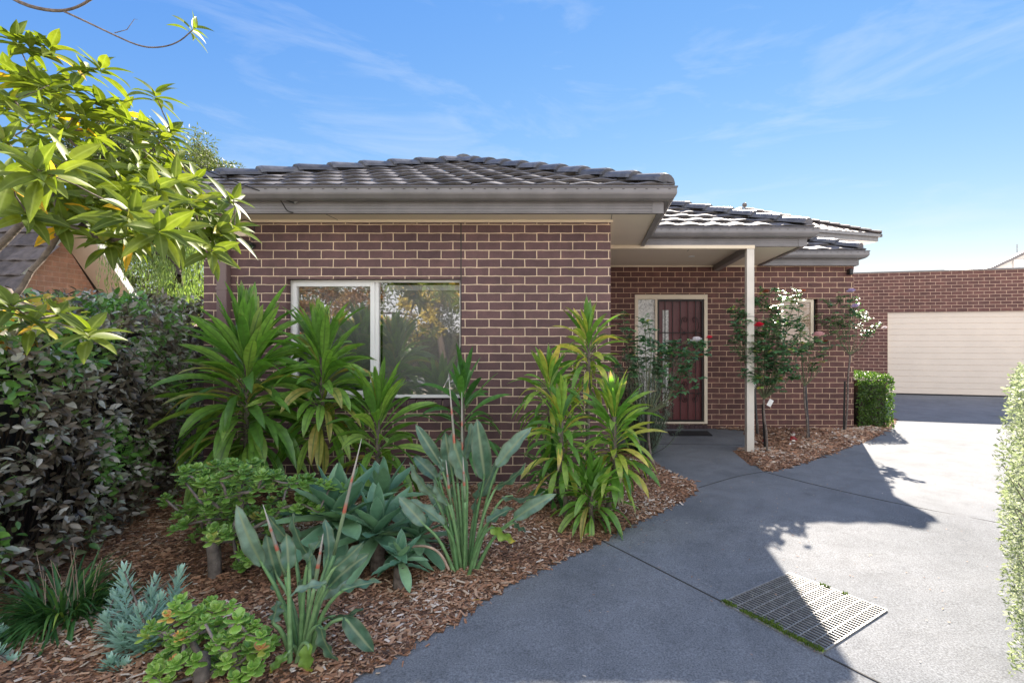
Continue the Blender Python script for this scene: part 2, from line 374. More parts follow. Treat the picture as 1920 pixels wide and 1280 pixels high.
def bed(name, poly, step=.06):
    bm = bmesh.new(); grid = {}
    xs = [p[0] for p in poly]; ys = [p[1] for p in poly]
    x0, y0 = min(xs), min(ys); nx = int((max(xs)-x0)/step)+2; ny = int((max(ys)-y0)/step)+2
    vt = {}
    def vert(i, j):
        if (i, j) not in vt:
            x, y = x0+i*step, y0+j*step; ins = inside(x, y, poly); d = edist(x, y, poly)
            z = mound(x, y, d) + .012*mn.noise(V((x*14, y*14, 0))) if ins else zg(y)-.03
            if not ins and d < step: z = zg(y)+.001
            vt[(i, j)] = bm.verts.new((x, y, z))
        return vt[(i, j)]
    for i in range(nx):
        for j in range(ny):
            cx, cy = x0+(i+.5)*step, y0+(j+.5)*step
            if inside(cx, cy, poly): bm.faces.new((vert(i,j), vert(i+1,j), vert(i+1,j+1), vert(i,j+1)))
    me = bpy.data.meshes.new(name); bm.to_mesh(me); bm.free(); me.materials.append(M['mulch'])
    for p in me.polygons: p.use_smooth = True
    o = bpy.data.objects.new(name, me); col.objects.link(o); return tag(o, kind='structure')
bed('garden_bed', bed1); bed('garden_bed', bed2)
def chips(name, poly, n, box, size):
    mb = MB(); k = 0
    while k < n:
        x, y = U(box[0], box[1]), U(box[2], box[3])
        if not inside(x, y, poly):
            if rnd() > .16 or edist(x, y, poly) > .012+abs(random.gauss(0,.035)) or (x < 1.0 and y > 5): continue
            z = zg(y)+.006
        else:
            z = mound(x, y, edist(x, y, poly)) + U(0, .012)
        # fewer chips far away, where they are smaller than a pixel
        if rnd() > min(1, (3.4/max(y, .1))**1.3): continue
        k += 1
        l = size*min(2.4, .25+abs(random.gauss(.45,.5)))*(1 + max(0, y-4)*.12); w = l*U(.18, .6); a = U(0, 2*pi)
        d = V((cos(a), sin(a), U(-.35, .35))).normalized(); sd = d.cross(V((U(-.5,.5), U(-.5,.5), 1))).normalized(); nn = sd.cross(d)*w*.25
        c = V((x, y, z)); r = min(1, max(0, random.gauss(.45 + .45*mn.noise(V((x*1.7, y*1.7, 0))), .27)))
        vs = [c-d*l/2-sd*w*.4, c+d*l/2-sd*w*.3, c+d*l*.42+sd*w*.4, c-d*l*.45+sd*w*.45]
        mb.add(vs + [c + nn - d*l*.4, c + nn + d*l*.4], [(0,1,5,4), (2,3,4,5), (1,2,5), (3,0,4)], r)
    return tag(mb.build(name, M['chip']), kind='stuff')
tag(chips('wood_chips', bed1, 50000, (-4.3, 1.2, 1.7, 6.6), .032), 'reddish brown bark chips covering the front garden bed', 'mulch')
tag(chips('wood_chips', bed2, 9000, (1.9, 5.2, 5.4, 9.9), .036), 'reddish brown bark chips covering the bed under the standard roses', 'mulch')

# ------------------------------------------------------------------ the house
WY, WL, WR = 5.08, -3.904, .176          # front wall plane, its left and right corner
PY, PR = 8.26, 4.25                      # porch wall plane and right corner
SZ = 2.652                               # soffit
house = empty('brick_house', (WR, WY, 0), 'single storey dark brown brick house with dark tiled hip roof and front porch', 'house')
wx0, wx1, wz0, wz1 = (537-CX)/187, (863-CX)/187, EYE-(746-CY)/187, EYE-(523-CY)/187
w = MB()
w.box(WL, wx0, WY, WY+.11, -.1, SZ-.002); w.box(wx1, WR, WY, WY+.11, -.1, SZ-.002)
w.box(wx0, wx1, WY, WY+.11, wz1, SZ-.002); w.box(wx0, wx1, WY, WY+.11, -.1, wz0-.075)
w.box(WL, WL+.11, WY+.11, 13., -.1, SZ-.002); w.box(WR-.11, WR, WY+.11, PY, -.1, SZ-.002)
w.build('front_wall', M['brick_a'], house)
# sloping sill bricks
sb = MB(); n = int((wx1-wx0)/.086)
for i in range(n):
    x = wx0 + (wx1-wx0)*(i+.5)/n
    Mx = Matrix.Translation((x, WY-.018, wz0-.045)) @ Matrix.Rotation(R(-14), 4, 'X')
    sb.box(-.036, .036, 0, .13, -.036, .036, Mx, rnd())
sb.box(wx0+.001, wx1-.001, WY+.004, WY+.105, wz0-.074, wz0-.03, mi=1)
M['sillbrick'] = plain('sill brick', (.068,.038,.042), .7, 0, .2, 60, bump=.4); M['mortar'] = plain('mortar', (.42,.33,.25), .9)
sb.build('brick_sill', [M['sillbrick'], M['mortar']], house)
cj = MB(); cj.box(wx1-.001+.004, wx1+.013, WY-.003, WY-.0005, 0, SZ-.03); cj.build('control_joint', M['joint'], house)

# porch wall with door and small window openings
dx0, dx1, dz1 = (1190-CX)/115, (1327-CX)/115, EYE-(552-CY)/115
qx0, qx1, qz0, qz1 = (1464-CX)/115, (1533-CX)/115, EYE-(643-CY)/115, EYE-(560-CY)/115
w = MB()
w.box(WR, dx0, PY, PY+.11, -.1, SZ-.002); w.box(dx0, dx1, PY, PY+.11, dz1, SZ-.002)
w.box(dx1, qx0, PY, PY+.11, -.1, SZ-.002); w.box(qx0, qx1, PY, PY+.11, qz1, SZ-.002); w.box(qx0, qx1, PY, PY+.11, -.1, qz0)
w.box(qx1, PR, PY, PY+.11, -.1, SZ-.002); w.box(PR-.11, PR, PY+.11, 13., -.1, SZ-.002)
w.box(dx0, dx1, PY+.01, PY+.11, -.1, .075)
w.build('porch_wall', M['brick_b'], house)
bk = MB(); bk.box(WL+.11, PR-.11, 12.9, 13., 0, 2.6); bk.build('rear_wall', M['brick_a'], house)

# front window
win = MB(); fy = WY+.065
def frame(mb, x0, x1, z0, z1, y0, y1, w, wt=None, wb=None):
    wt = wt or w; wb = wb or w
    mb.box(x0, x0+w, y0, y1, z0, z1); mb.box(x1-w, x1, y0, y1, z0, z1)
    mb.box(x0+w, x1-w, y0, y1, z1-wt, z1); mb.box(x0+w, x1-w, y0, y1, z0, z0+wb)
frame(win, wx0+.004, wx1-.002, wz0-.006, wz1-.004, fy, fy+.06, .022, .022, .03)
mid = (701-CX)/187
win.box(mid-.016, mid+.016, fy+.002, fy+.058, wz0+.02, wz1-.026)
frame(win, wx0+.027, mid-.017, wz0+.025, wz1-.027, fy-.014, fy+.04, .042)
wo = win.build('window', M['white_frame'], house, bevel=.002)
pn = MB(); pn.box(wx0+.06, mid-.05, fy+.01, fy+.014, wz0+.05, wz1-.06); pn.box(mid+.016, wx1-.024, fy+.022, fy+.026, wz0+.026, wz1-.028)
pn.build('pane', M['glass'], wo)
bl = MB(); bl.box(wx0+.03, mid-.02, fy+.10, fy+.102, wz0, wz1-.09)
bl.box(mid+.02, -1.748, fy+.10, fy+.102, wz0, wz1-.09); bl.box(-1.752, wx1+.03, fy+.104, fy+.106, wz0, wz1-.09)
bl.build('blind', M['blind'], wo)
bl = MB(); bl.box(wx0+.03, mid-.02, fy+.085, fy+.12, wz1-.10, wz1-.055); bl.box(mid+.02, wx1+.02, fy+.085, fy+.12, wz1-.10, wz1-.045); bl.build('blind_rail', M['blind_top'], wo)
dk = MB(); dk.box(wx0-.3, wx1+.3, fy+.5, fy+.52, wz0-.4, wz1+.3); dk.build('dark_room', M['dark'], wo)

# small window
sw = MB(); frame(sw, qx0+.003, qx1-.05, qz0+.003, qz1-.003, PY+.03, PY+.08, .05)
so = sw.build('small_window', M['cream'], house, bevel=.003)
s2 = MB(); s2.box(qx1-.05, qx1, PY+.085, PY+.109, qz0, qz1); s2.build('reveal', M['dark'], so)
s2 = MB(); s2.box(qx0+.05, qx1-.1, PY+.05, PY+.053, qz0+.05, qz1-.05); s2.build('pane', M['glass_s'], so)
s2 = MB(); z = qz0+.05
while z < qz1-.06:
    s2.box(qx0+.05, qx1-.1, PY+.06, PY+.068, z, z+.044); z += .047
s2.build('blind', M['beige_blind'], so)

# entrance
db = .075; dz0 = .09
en = MB(); y0, y1 = PY+.0, PY+.10
xm = (1230.5-CX)/115
frame(en, dx0+.003, dx1-.003, dz0-.012, dz1-.003, PY-.004, PY+.09, .055, .075, .03)
en.box(xm-.018, xm+.018, PY-.002, PY+.088, dz0+.02, dz1-.078)
eo = en.build('door_frame', M['cream'], house, bevel=.003)
pn = MB(); pn.box(dx0+.058, xm-.018, PY+.03, PY+.04, dz0+.018, dz1-.08); pn.build('sidelight', M['frosted'], eo)
door = MB(); X0, X1 = xm+.022, dx1-.066; Z0, Z1 = dz0+.022, dz1-.082
door.box(X0, X1, PY+.075, PY+.105, Z0, Z1)
gx0, gx1 = (1243.5-CX)/115, (1254.5-CX)/115
do = door.build('door', M['maroon'], house)
pn = MB(); pn.box(gx0, gx1, PY+.068, PY+.0745, Z0+.25, Z1-.17); pn.build('glass_strip', M['frosted'], do)
kn = MB(); kn.box(X0+.03, X0+.06, PY+.02, PY+.07, 1.0, 1.14); kn.build('handle', M['black'], do)
sg = MB(); frame(sg, X0, X1, Z0, Z1, PY+.018, PY+.04, .028)
nb = 6
for i in range(1, nb): x = X0 + (X1-X0)*i/nb; sg.box(x-.006, x+.006, PY+.022, PY+.034, Z0+.028, Z1-.028)
for z in (Z0+.46, Z0+1.02, Z1-.54): sg.box(X0+.028, X1-.028, PY+.016, PY+.021, z-.008, z+.008)
def scroll(mb, cx, cz, r, flip, vert):
    pts = []
    for i in range(22):
        t = i/21; a = t*2*pi*1.25; rr = r*(1-t*.75)
        pts.append(V((cx + flip*(rr*cos(a)-r), PY+.03, cz + vert*rr*sin(a))))
    mb.tube(pts, .005, 5)
    mb.tube([V((cx, PY+.03, cz)), V((cx + flip*.02, PY+.03, cz-vert*.12)), V((cx - flip*.06, PY+.03, cz-vert*.25))], .005, 5)
for cx in (X0+.56,):
    for z, vt in ((Z1-.33, 1), (Z0+.60, 1), (Z0+.36, -1), (Z1-.75, -1)):
        scroll(sg, cx-.16, z, .05, -1, vt); scroll(sg, cx+.10, z, .05, 1, vt)
so_ = sg.build('security_door', M['grille'], house)
st = MB(); n = 16
for i in range(n):
    x = dx0+.01 + (dx1-dx0-.02)*(i+.5)/n; st.box(x-.034, x+.034, PY-.05, PY+.008, 0.0, .062, None, rnd())
st.build('door_step', M['sillbrick'], house, bevel=.003)

# fascia, gutter, eave lining as sweeps round the eaves line
eave = [V((-4.36,13.)), V((-4.36,4.73)), V((.652,4.73)), V((.652,6.44)), V((2.71,6.44)), V((2.71,8.13)), V((4.262,8.13)), V((4.262,13.))]
def sweep(mb, path, prof, mi=0, closed=True):
    n = len(path); k = len(prof); vs = []
    for i, p in enumerate(path):
        d0 = (path[i]-path[i-1]).normalized() if i else None; d1 = (path[i+1]-path[i]).normalized() if i < n-1 else None
        o0 = V((d0.y*-1*-1, -d0.x)) if d0 else None; o1 = V((d1.y, -d1.x)) if d1 else None
        if d0: o0 = V((d0.y, -d0.x))
        if o0 is None: o = o1
        elif o1 is None: o = o0
        else:
            o = (o0+o1); o = o / o.dot(o0)
        for a, z in prof: vs.append(V((p.x+o.x*a, p.y+o.y*a, z)))
    fs = []
    for i in range(n-1):
        for j in range(k if closed else k-1): fs.append((i*k+j, i*k+(j+1)%k, (i+1)*k+(j+1)%k, (i+1)*k+j))
    mb.add(vs, fs, mi=mi)
# 'outside' is to the right of travel: for travel -Y that is -X
def rightside(path): return path
fa = MB()
fz0, fz1 = 2.637, 2.80
prof = [(0, fz0), (0, fz0+.012), (.004, fz0+.014), (.004, fz0+.034), (0, fz0+.036), (0, fz0+.040), (.004, fz0+.042), (.004, fz0+.062), (0, fz0+.064), (0, fz0+.068), (.004, fz0+.070), (.004, fz0+.092), (0, fz0+.094), (0, fz1), (-.05, fz1), (-.05, fz0)]
sweep(fa, eave, prof); fa.build('fascia', M['jasper'], house)
gu = MB()
prof = [(.0045, 2.742), (.06, 2.738), (.088, 2.752), (.112, 2.785), (.115, 2.80), (.113, 2.838), (.120, 2.846), (.124, 2.852), (.119, 2.858), (.110, 2.856), (.108, 2.84), (.108, 2.80), (.08, 2.757), (.06, 2.744), (.0085, 2.746), (.0085, 2.85), (.0045, 2.85)]
sweep(gu, eave, prof)
sl = gu; gu_mats = [M['jasper'], M['grille']]     # slots along the gutter face
def slots(a, b, nrm, sp=.104):
    L = (b-a).length; d = (b-a)/L; k = int(L/sp)
    for i in range(k):
        p = a + d*(i+.5)*L/k
        q = V((p.x+nrm.x*.1145, p.y+nrm.y*.1145, 2.829)); e = V((d.x, d.y, 0))*.011
        sl.bar(q-e, q+e, .003, .005, mi=1)
slots(V((-4.3,4.73)), V((.75,4.73)), V((0,-1))); slots(V((.8,6.44)), V((2.8,6.44)), V((0,-1))); slots(V((2.85,8.13)), V((4.35,8.13)), V((0,-1)))
go = gu.build('gutter', gu_mats, house)
so_f = MB()
so_f.poly([(-4.31,13), (-4.31,4.775), (.605,4.775), (.605,6.485), (2.665,6.485), (2.665,8.175), (4.215,8.175), (4.215,13)], SZ, SZ+.012)
sj = so_f
for x in (-2.55, .18): sj.box(x-.002, x+.002, 4.79, WY-.02, SZ-.002, SZ, mi=1)
sj.box(2.05, 2.054, 6.5, 8.2, SZ-.002, SZ, mi=1); sj.box(1.28,1.284,6.49,6.9,SZ-.002,SZ, mi=1); so_f.build('eave_lining', [M['soffit'], M['joint']], house)
bd = MB()         # cream bead where wall meets lining, and the porch beam
bd.box(WL, WR+.022, WY-.022, WY-.0005, SZ-.024, SZ-.001); bd.box(WR+.0005, WR+.022, WY, PY, SZ-.024, SZ-.001)
bd.box(WR+.024, 2.66, PY-.022, PY-.0005, SZ-.022, SZ-.001)
bd.build('eave_bead', M['cream'], house)
pb = MB(); pb.box(WR+.024, 2.055, 6.43, 6.52, SZ-.045, SZ-.001); pb.build('porch_beam', M['cream'], house, bevel=.003)
pb = MB(); pb.box(1.955, 2.045, 6.522, PY-.024, SZ-.085, SZ-.001); pb.build('porch_beam', M['jasper'], house)
po = MB(); po.box(1.953, 2.047, 6.43, 6.524, .0, SZ-.047); pp = po.build('porch_post', M['post'], house, bevel=.004)
po = MB(); po.box(1.9505, 2.0495, 6.4275, 6.5265, 1.742, 1.75); po.build('bracket', M['jasper'], pp)
dl = MB(); dl.tube([V((1.42,7.3,SZ-.008)), V((1.42,7.3,SZ-.0005))], .045, 20); dl.build('downlight', M['white_frame'], house)
# downpipe
dp = MB(); dp.box((415-CX)/187-.0, (434-CX)/187, WY-.07, WY-.004, .05, 2.50); dp.build('downpipe', M['brown_pipe'], house, bevel=.008)
dp = MB(); dp.box((414-CX)/187, (435-CX)/187, WY-.073, WY-.003, 1.95, 1.975); dp.build('pipe_bracket', M['brown_pipe'], house)
jb = MB(); jb.box((440-CX)/187, (468-CX)/187, WY-.06, WY-.002, EYE+(CY-445)/187, EYE+(CY-428)/187); jb.build('junction_box', M['cream'], house, bevel=.005)
wl = MB(); wl.box(WR+.003, WR+.08, PY-.10, PY-.003, 2.44, 2.60); wl.box(WR+.02, WR+.06, PY-.16, PY-.10, 2.42, 2.50); wl.build('wall_lamp', M['black'], house, bevel=.008)

for cx_, cy_ in ((.652,4.73),(2.71,6.44)):
    w = MB(); w.box(cx_-.10, cx_+.006, cy_-.008, cy_-.0045, 2.634, 2.742); w.build('fascia_corner', M['jasper'], house)
# tiled roof faces
TAN = .43; EZ = 2.848
def roof_face(origin, ux, vy, width, rows, clips, parent, name='roof', mt=None, tan=TAN, period=.30):
    """ux along the eave, vy up the slope (plan directions); clips are plan half planes (n, c): n.p >= c"""
    mb = MB(); ang = math.atan(tan); up = V((vy.x*cos(ang), vy.y*cos(ang), sin(ang))); uu = V((ux.x, ux.y, 0)); nn = uu.cross(up)
    if nn.z < 0: nn = -nn
    st = .03; gauge = .325
    for r in range(rows):
        off = (r % 2)*.15
        ntile = int(width/period)+3
        for c in range(-1, ntile):
            vs = []; rr = rnd()
            K = 9
            jit = U(-.004, .004)
            for k in range(K+1):
                t = k/K; u = off + (c+t)*period
                wv = .017*(.5-.5*cos(2*pi*t))**1.0 + (.006 if t > .93 else 0)
                for v, h in ((r*gauge+.01, .006), (r*gauge, .034+wv+jit), (r*gauge+.02, .040+wv+jit), (r*gauge+.36, .008+wv)):
                    if h == .006: h = .006+wv
                    vs.append(origin + uu*u + up*v + nn*h)
            fs = [(k*4+j, (k+1)*4+j, (k+1)*4+j+1, k*4+j+1) for k in range(K) for j in range(3)]
            mb.add(vs, fs, rr)
    o = mb.build(name, mt or M['tile'], parent)
    bm = bmesh.new(); bm.from_mesh(o.data)
    loc = parent.location if parent else V((0,0,0))
    for nrm, cpt in clips:
        geom = bm.verts[:] + bm.edges[:] + bm.faces[:]
        q = V((cpt[0], cpt[1], 0)) - V((loc.x, loc.y, 0)) if not parent or parent.rotation_euler.z == 0 else V((cpt[0], cpt[1], 0))
        bmesh.ops.bisect_plane(bm, geom=geom, plane_co=q, plane_no=V((nrm[0], nrm[1], 0)), clear_inner=True)
    bm.to_mesh(o.data); bm.free()
    return o
def caps(a, b, parent, mt=None, rad=.115, L=.36, name='ridge_cap'):
    mb = MB(); a = V(a); b = V(b); T = (b-a).length; k = max(1, int(T/L)); d = (b-a)/T
    sd = d.cross(V((0,0,1))).normalized(); nn = sd.cross(d)
    for i in range(k):
        p0 = a + d*T*i/k; p1 = a + d*(T*(i+1)/k + .05); rr = rnd(); n = 9; vs = []
        for p, r_, h in ((p0, rad*1.08, .022), (p0 + d*.04, rad*1.10, .024), (p1, rad*.92, .0)):
            for j in range(n):
                q = pi*(j/(n-1)); vs.append(p + sd*cos(q)*r_*1.05 + nn*(sin(q)*r_*.72 - .03 + h))
        fs = [(i_*n+j, i_*n+j+1, (i_+1)*n+j+1, (i_+1)*n+j) for i_ in range(2) for j in range(n-1)] + [tuple(range(n))]
        mb.add(vs, fs, rr)
    return mb.build(name, mt or M['cap'], parent, smooth=False)
exL, exR, eY = -4.42, .735, 4.665
hw = (exR-exL)/2; AX, AY, AZ = (exL+exR)/2, eY+hw, EZ+TAN*hw
r2 = sqrt(.5)
roof_face(V((exL-.3,eY,EZ)), V((1,0)), V((0,1)), 5.8, 9, [((1,-1),(exL,eY)), ((-1,-1),(exR,eY))], house)
roof_face(V((exR,13.0,EZ)), V((0,-1)), V((-1,0)), 8.6, 9, [((1,1),(exR,eY)), ((1,0),(AX,0))], house)
roof_face(V((exL,4.4,EZ)), V((0,1)), V((1,0)), 8.6, 9, [((-1,1),(exL,eY)), ((-1,0),(AX,0))], house)
# porch roof
pX, pY = 2.78, 6.375
roof_face(V((-1.9,pY,EZ)), V((1,0)), V((0,1)), 4.9, 9, [((-1,-1),(pX,pY)), ((1,1),(exR,pY)), ((1,0),(AX,0))], house)
roof_face(V((pX,13.0,EZ)), V((0,-1)), V((-1,0)), 6.8, 8, [((1,1),(pX,pY)), ((-1,-1),(pX,8.06)), ((1,0),(AX,0))], house)
qX, qY = 4.33, 8.06
roof_face(V((-1.9,qY,EZ)), V((1,0)), V((0,1)), 6.5, 11, [((-1,-1),(qX,qY)), ((1,1),(pX,qY))], house)
roof_face(V((qX,14.0,EZ)), V((0,-1)), V((-1,0)), 6.2, 11, [((1,1),(qX,qY))], house)
def hip(x, y, sx, t): return V((x+sx*t, y+t, EZ+.045+TAN*t))
caps(hip(exL,eY,1,.05), hip(exL,eY,1,hw), house); caps(hip(exR,eY,-1,.05), hip(exR,eY,-1,hw), house)
caps(V((AX,AY-.05,AZ+.05)), V((AX,13,AZ+.05)), house)
caps(hip(pX,pY,-1,.05), hip(pX,pY,-1,2.6), house); caps(hip(qX,qY,-1,.05), hip(qX,qY,-1,3.3), house)

# small fixtures
def seccam(x, y, z, side, label):
    t = empty('security_camera', (x, y, z), label, 'security camera', 'security cameras on the house walls')
    b = MB(); b.tube([V((x, y-.001, z)), V((x, y-.03, z))], .03, 14); b.build('base', M['black'], t)
    b = MB(); a = V((x-.02*side, y-.05, z+.02)); d = V((.75*side, -.55, -.38)).normalized(); b.tube([a, a+d*.11, a+d*.115], [.032, .032, .026], 16); b.tube([V((x,y-.03,z)), a+d*.05], .008, 6)
    b.build('body', M['black'], t, smooth=False)
    b = MB(); b.tube([a+d*.1155, a+d*.118], .017, 14); b.build('lens', M['glass'], t)
q = P(474, 461, WY); seccam(q.x, WY, q.z, 1, 'black bullet security camera on the front wall beside the downpipe')
t = empty('security_camera', (4.17, PY, 2.54), 'small black and white security camera at top right corner of porch wall', 'security camera', 'security cameras on the house walls')
b = MB(); b.box(4.19, 4.225, PY-.05, PY-.001, 2.52, 2.58); b.build('bracket', M['white_frame'], t, bevel=.004)
b = MB(); b.box(4.12, 4.185, PY-.13, PY-.02, 2.49, 2.59); b.build('body', M['black'], t, bevel=.02)
ca = MB()
A = P(552, 381, 4.70)
pts = [P(150, 232, 4.1), P(260, 268, 4.3), P(345, 303, 4.4), P(430, 337, 4.55), P(520, 370, 4.66), A]
ca.tube(chaikin(pts, 2), .0055, 6)
hook = P(535, 376, 4.70)
o = ca.build('service_cable', M['black'], smooth=True); tag(o, 'black overhead cable running through the tree to the front fascia', 'cable')
cb = MB(); cb.tube(chaikin([P(523, 371, 4.67), P(532, 385, 4.69), P(538, 396, 4.7), P(550, 399, 4.71)], 2), .006, 6); cb.build('cable_tail', M['black'], o)
cb = MB(); cb.tube([A, P(558, 376, 4.72)], .010, 6); cb.build('hook', M['steel'], o)
cb = MB(); cb.bar(P(515, 368, 4.665), P(530, 374, 4.675), .018); cb.build('clamp', M['black'], o)
ca = MB(); ca.tube(chaikin([P(476,452,5.02), P(470,444,5.03), P(478,430,5.03), P(474,418,5.0), P(462,412,4.98), P(450,414,4.95), P(430,420,4.95)], 2), .006, 6)
ca.tube(chaikin([P(476,461,5.0), P(467,462,5.05), P(466,450,5.05)], 2), .005, 5)
tag(ca.build('camera_cable', M['black'], smooth=True), 'thin black cable looping from eave to the bullet security camera', 'cable')
dm = MB(); a, b_ = G(1246,812), G(1318,812); dm.box(1.17, 1.80, 7.62, 7.98, .002, .016)
t = dm.build('door_mat', M['mat'], bevel=.004); tag(t, 'black rectangular rubber doormat on the porch concrete by the step', 'doormat')

# ------------------------------------------------------------------ garage
ga = R(-14.4); GO = V((7.02, 13.53, 0))
gar = empty('garage', GO, 'dark brown brick garage with cream panel roller door at end of driveway', 'garage', None, ga)
def gbuild(mb, name, m_, **k):
    o = mb.build(name, m_, None, **k); o.parent = gar; return o
gd0, gd1, gdz = .76, 5.7, 2.155
w = MB(); GT = 3.19
w.box(-4.5, gd0, 0, .11, -.1, GT); w.box(gd0, gd1, 0, .11, gdz, GT); w.box(gd1, 7.5, 0, .11, -.1, GT); w.box(-4.5, -4.39, .11, 6, -.1, GT); w.box(7.39, 7.5, .11, 6, -.1, GT); w.box(-4.39, 7.39, 5.9, 6, -.1, GT)
gbuild(w, 'wall', M['brick_g'])
w = MB(); w.box(-4.52, 7.52, -.012, .13, GT+.001, GT+.035); w.box(-4.4, 7.4, .14, 5.9, GT-.3, GT-.25); gbuild(w, 'capping', M['jasper'])
w = MB(); z = .02; nrow = 14; h = (gdz-.02)/nrow
for i in range(nrow):
    z0 = .02 + i*h; w.box(gd0+.002, gd1-.002, .048, .075, z0+.010, z0+h-.001)
w.box(gd0+.002, gd1-.002, .058, .08, .02, gdz-.002)
gbuild(w, 'garage_door', plain('garage door paint', (.76,.66,.55), .5, 0, .03, 2), bevel=.002)
w = MB(); w.box(gd0, gd0+.02, .02, .047, 0, gdz); gbuild(w, 'door_jamb', M['cream'])
w = MB(); w.box(gd0+.02, gd1, .040, .0475, .0, .028); gbuild(w, 'bottom_seal', M['black'])

# ------------------------------------------------------------------ grate, moss
g0, g1, g2, g3 = G(1480,1075), G(1663,1145), G(1540,1225), G(1354,1130)
gr = empty('drain_grate', g3, 'rectangular galvanised steel stormwater grate set in the driveway', 'drain grate')
up3 = V((0,0,.003)); M['pit_shade'] = plain('pit shade plate', (.045,.045,.047), .9, 0, .3, 20)
def slab(mb, pts, off):                          # a thick panel: pts extruded by off
    n = len(pts); vs = list(pts) + [p+off for p in pts]
    mb.add(vs, [tuple(range(n)), tuple(range(n,2*n))[::-1]] + [(i, n+i, n+(i+1)%n, (i+1)%n) for i in range(n)])
b = MB(); slab(b, [g0, g3, g2, g1], up3); b.build('pit_shade', M['pit_shade'], gr)  # no hole below: the plate's dark colour stands for a pit's shade
b = MB()
for a_, c_ in ((g0,g1),(g1,g2),(g2,g3),(g3,g0)): b.bar(a_+V((0,0,.006)), c_+V((0,0,.006)), .008, .008)
b.build('rim', M['steel'], gr)
b = MB()
for i in range(1, 27):
    t_ = i/27; b.bar(g0.lerp(g3, t_)+V((0,0,.0068)), g1.lerp(g2, t_)+V((0,0,.0068)), .0042, .006)
b.build('bearing_bars', M['steel'], gr)
b = MB()
for i in range(1, 8):
    t_ = i/8+.01; b.bar(g0.lerp(g1, t_)+V((0,0,.0105)), g3.lerp(g2, t_)+V((0,0,.0105)), .005, .003)
b.build('cross_rods', M['steel'], gr)
M['moss'] = leafmat('moss', [(0, (.05,.09,.015)), (1, (.13,.19,.03))], .9, .15, k=1.3)
mo = MB()
for i in range(2600):
    t_ = rnd(); 
    if rnd() < .93: p = g3.lerp(g2, t_); q = (g0-g3).normalized(); off = abs(random.gauss(0, .012))*(1.6 if .35 < t_ < .6 else .9)
    else: p = g0.lerp(g1, .35+.3*t_); q = (g0-g3).normalized(); off = U(-.004, .004)
    if mn.noise(V((p.x*14, p.y*14, 1))) < -.2: continue
    p = p + q*off + V((0,0,.002)); d = V((U(-1,1), U(-1,1), U(.6,1.4)))
    mo.leaf(p, d, V((U(-1,1),U(-1,1),.1)), U(.010,.026), .007, 2, across=1, r=rnd())
tag(mo.build('moss', M['moss']), 'bright green moss growing along the edge of the drain grate', 'moss', kind='stuff')

# ------------------------------------------------------------------ plants: helpers
def prof_lance(t): return max(0., sin(pi*min(1., t**.75)))**.9 if t < 1 else 0.
def prof_cord(t):                                   # narrow stalk, then blade
    return .16 if t < .22 else (.16 + .84*sin(pi*.5*min(1, (t-.22)/.36)) if t < .58 else max(0., cos(pi*.5*(t-.58)/.42))**.7)
def prof_paddle(t): return max(0., sin(pi*(.02+.98*t**.8)))**.55 if t < 1 else 0.
def prof_obov(t): return .25+.75*sin(pi*.5*min(1,t/.65)) if t < .65 else sqrt(max(0, 1-((t-.65)/.36)**2))
def prof_agave(t): return (.62+.38*sin(pi*.5*t/.5)) if t < .5 else max(0., cos(pi*.5*(t-.5)/.5))**.8

def skeleton(mb, root, targets, r0=.02, rmin=.004, n=6, wig=.06, up=.25, mid=None):
    """branches joining every target to the root, thicker where more of them meet"""
    nodes = [V(p) for p in (root if isinstance(root, list) else [root])]; par = [i-1 for i in range(len(nodes))]
    ends = []
    for tg in sorted(targets, key=lambda q: (V(q)-nodes[0]).length):
        tg = V(tg); best = None; bd_ = 1e9
        for i, q in enumerate(nodes):
            d = (q-tg).length + .35*(q-nodes[0]).length*0 + (0.6*max(0, q.z-tg.z))
            if i == 0 and len(nodes) > 1 and par.count(0) > 5: d *= 1.3
            if d < bd_: bd_ = d; best = i
        q = nodes[best]; L = (tg-q).length
        k = max(1, min(3, int(L/.12)))
        prev = best
        for j in range(1, k+1):
            t = j/(k+0.0)
            p = q.lerp(tg, t)
            if j < k: p += V((U(-1,1), U(-1,1), U(-.3,1)*up*2))*L*wig
            nodes.append(p); par.append(prev); prev = len(nodes)-1
        ends.append(prev)
    cnt = [0]*len(nodes)
    for e in ends:
        i = e
        while i >= 0: cnt[i] += 1; i = par[i]
    mx = max(cnt)
    rad = [max(rmin, r0*sqrt(max(c,1)/mx)) for c in cnt]
    for i in range(1, len(nodes)):
        a, b = nodes[par[i]], nodes[i]
        ra = min(rad[par[i]], rad[i]*1.5)
        m = a.lerp(b, .5) + V((U(-1,1), U(-1,1), U(-1,1)))*(b-a).length*wig*.5
        mb.tube([a, m, b], [ra, (ra+rad[i])/2, rad[i]*.95], n, cap=False)
    return nodes

def rdir(zmin=-1., zmax=1.):
    z = U(zmin, zmax); a = U(0, 2*pi); r = sqrt(max(0, 1-z*z)); return V((r*cos(a), r*sin(a), z))

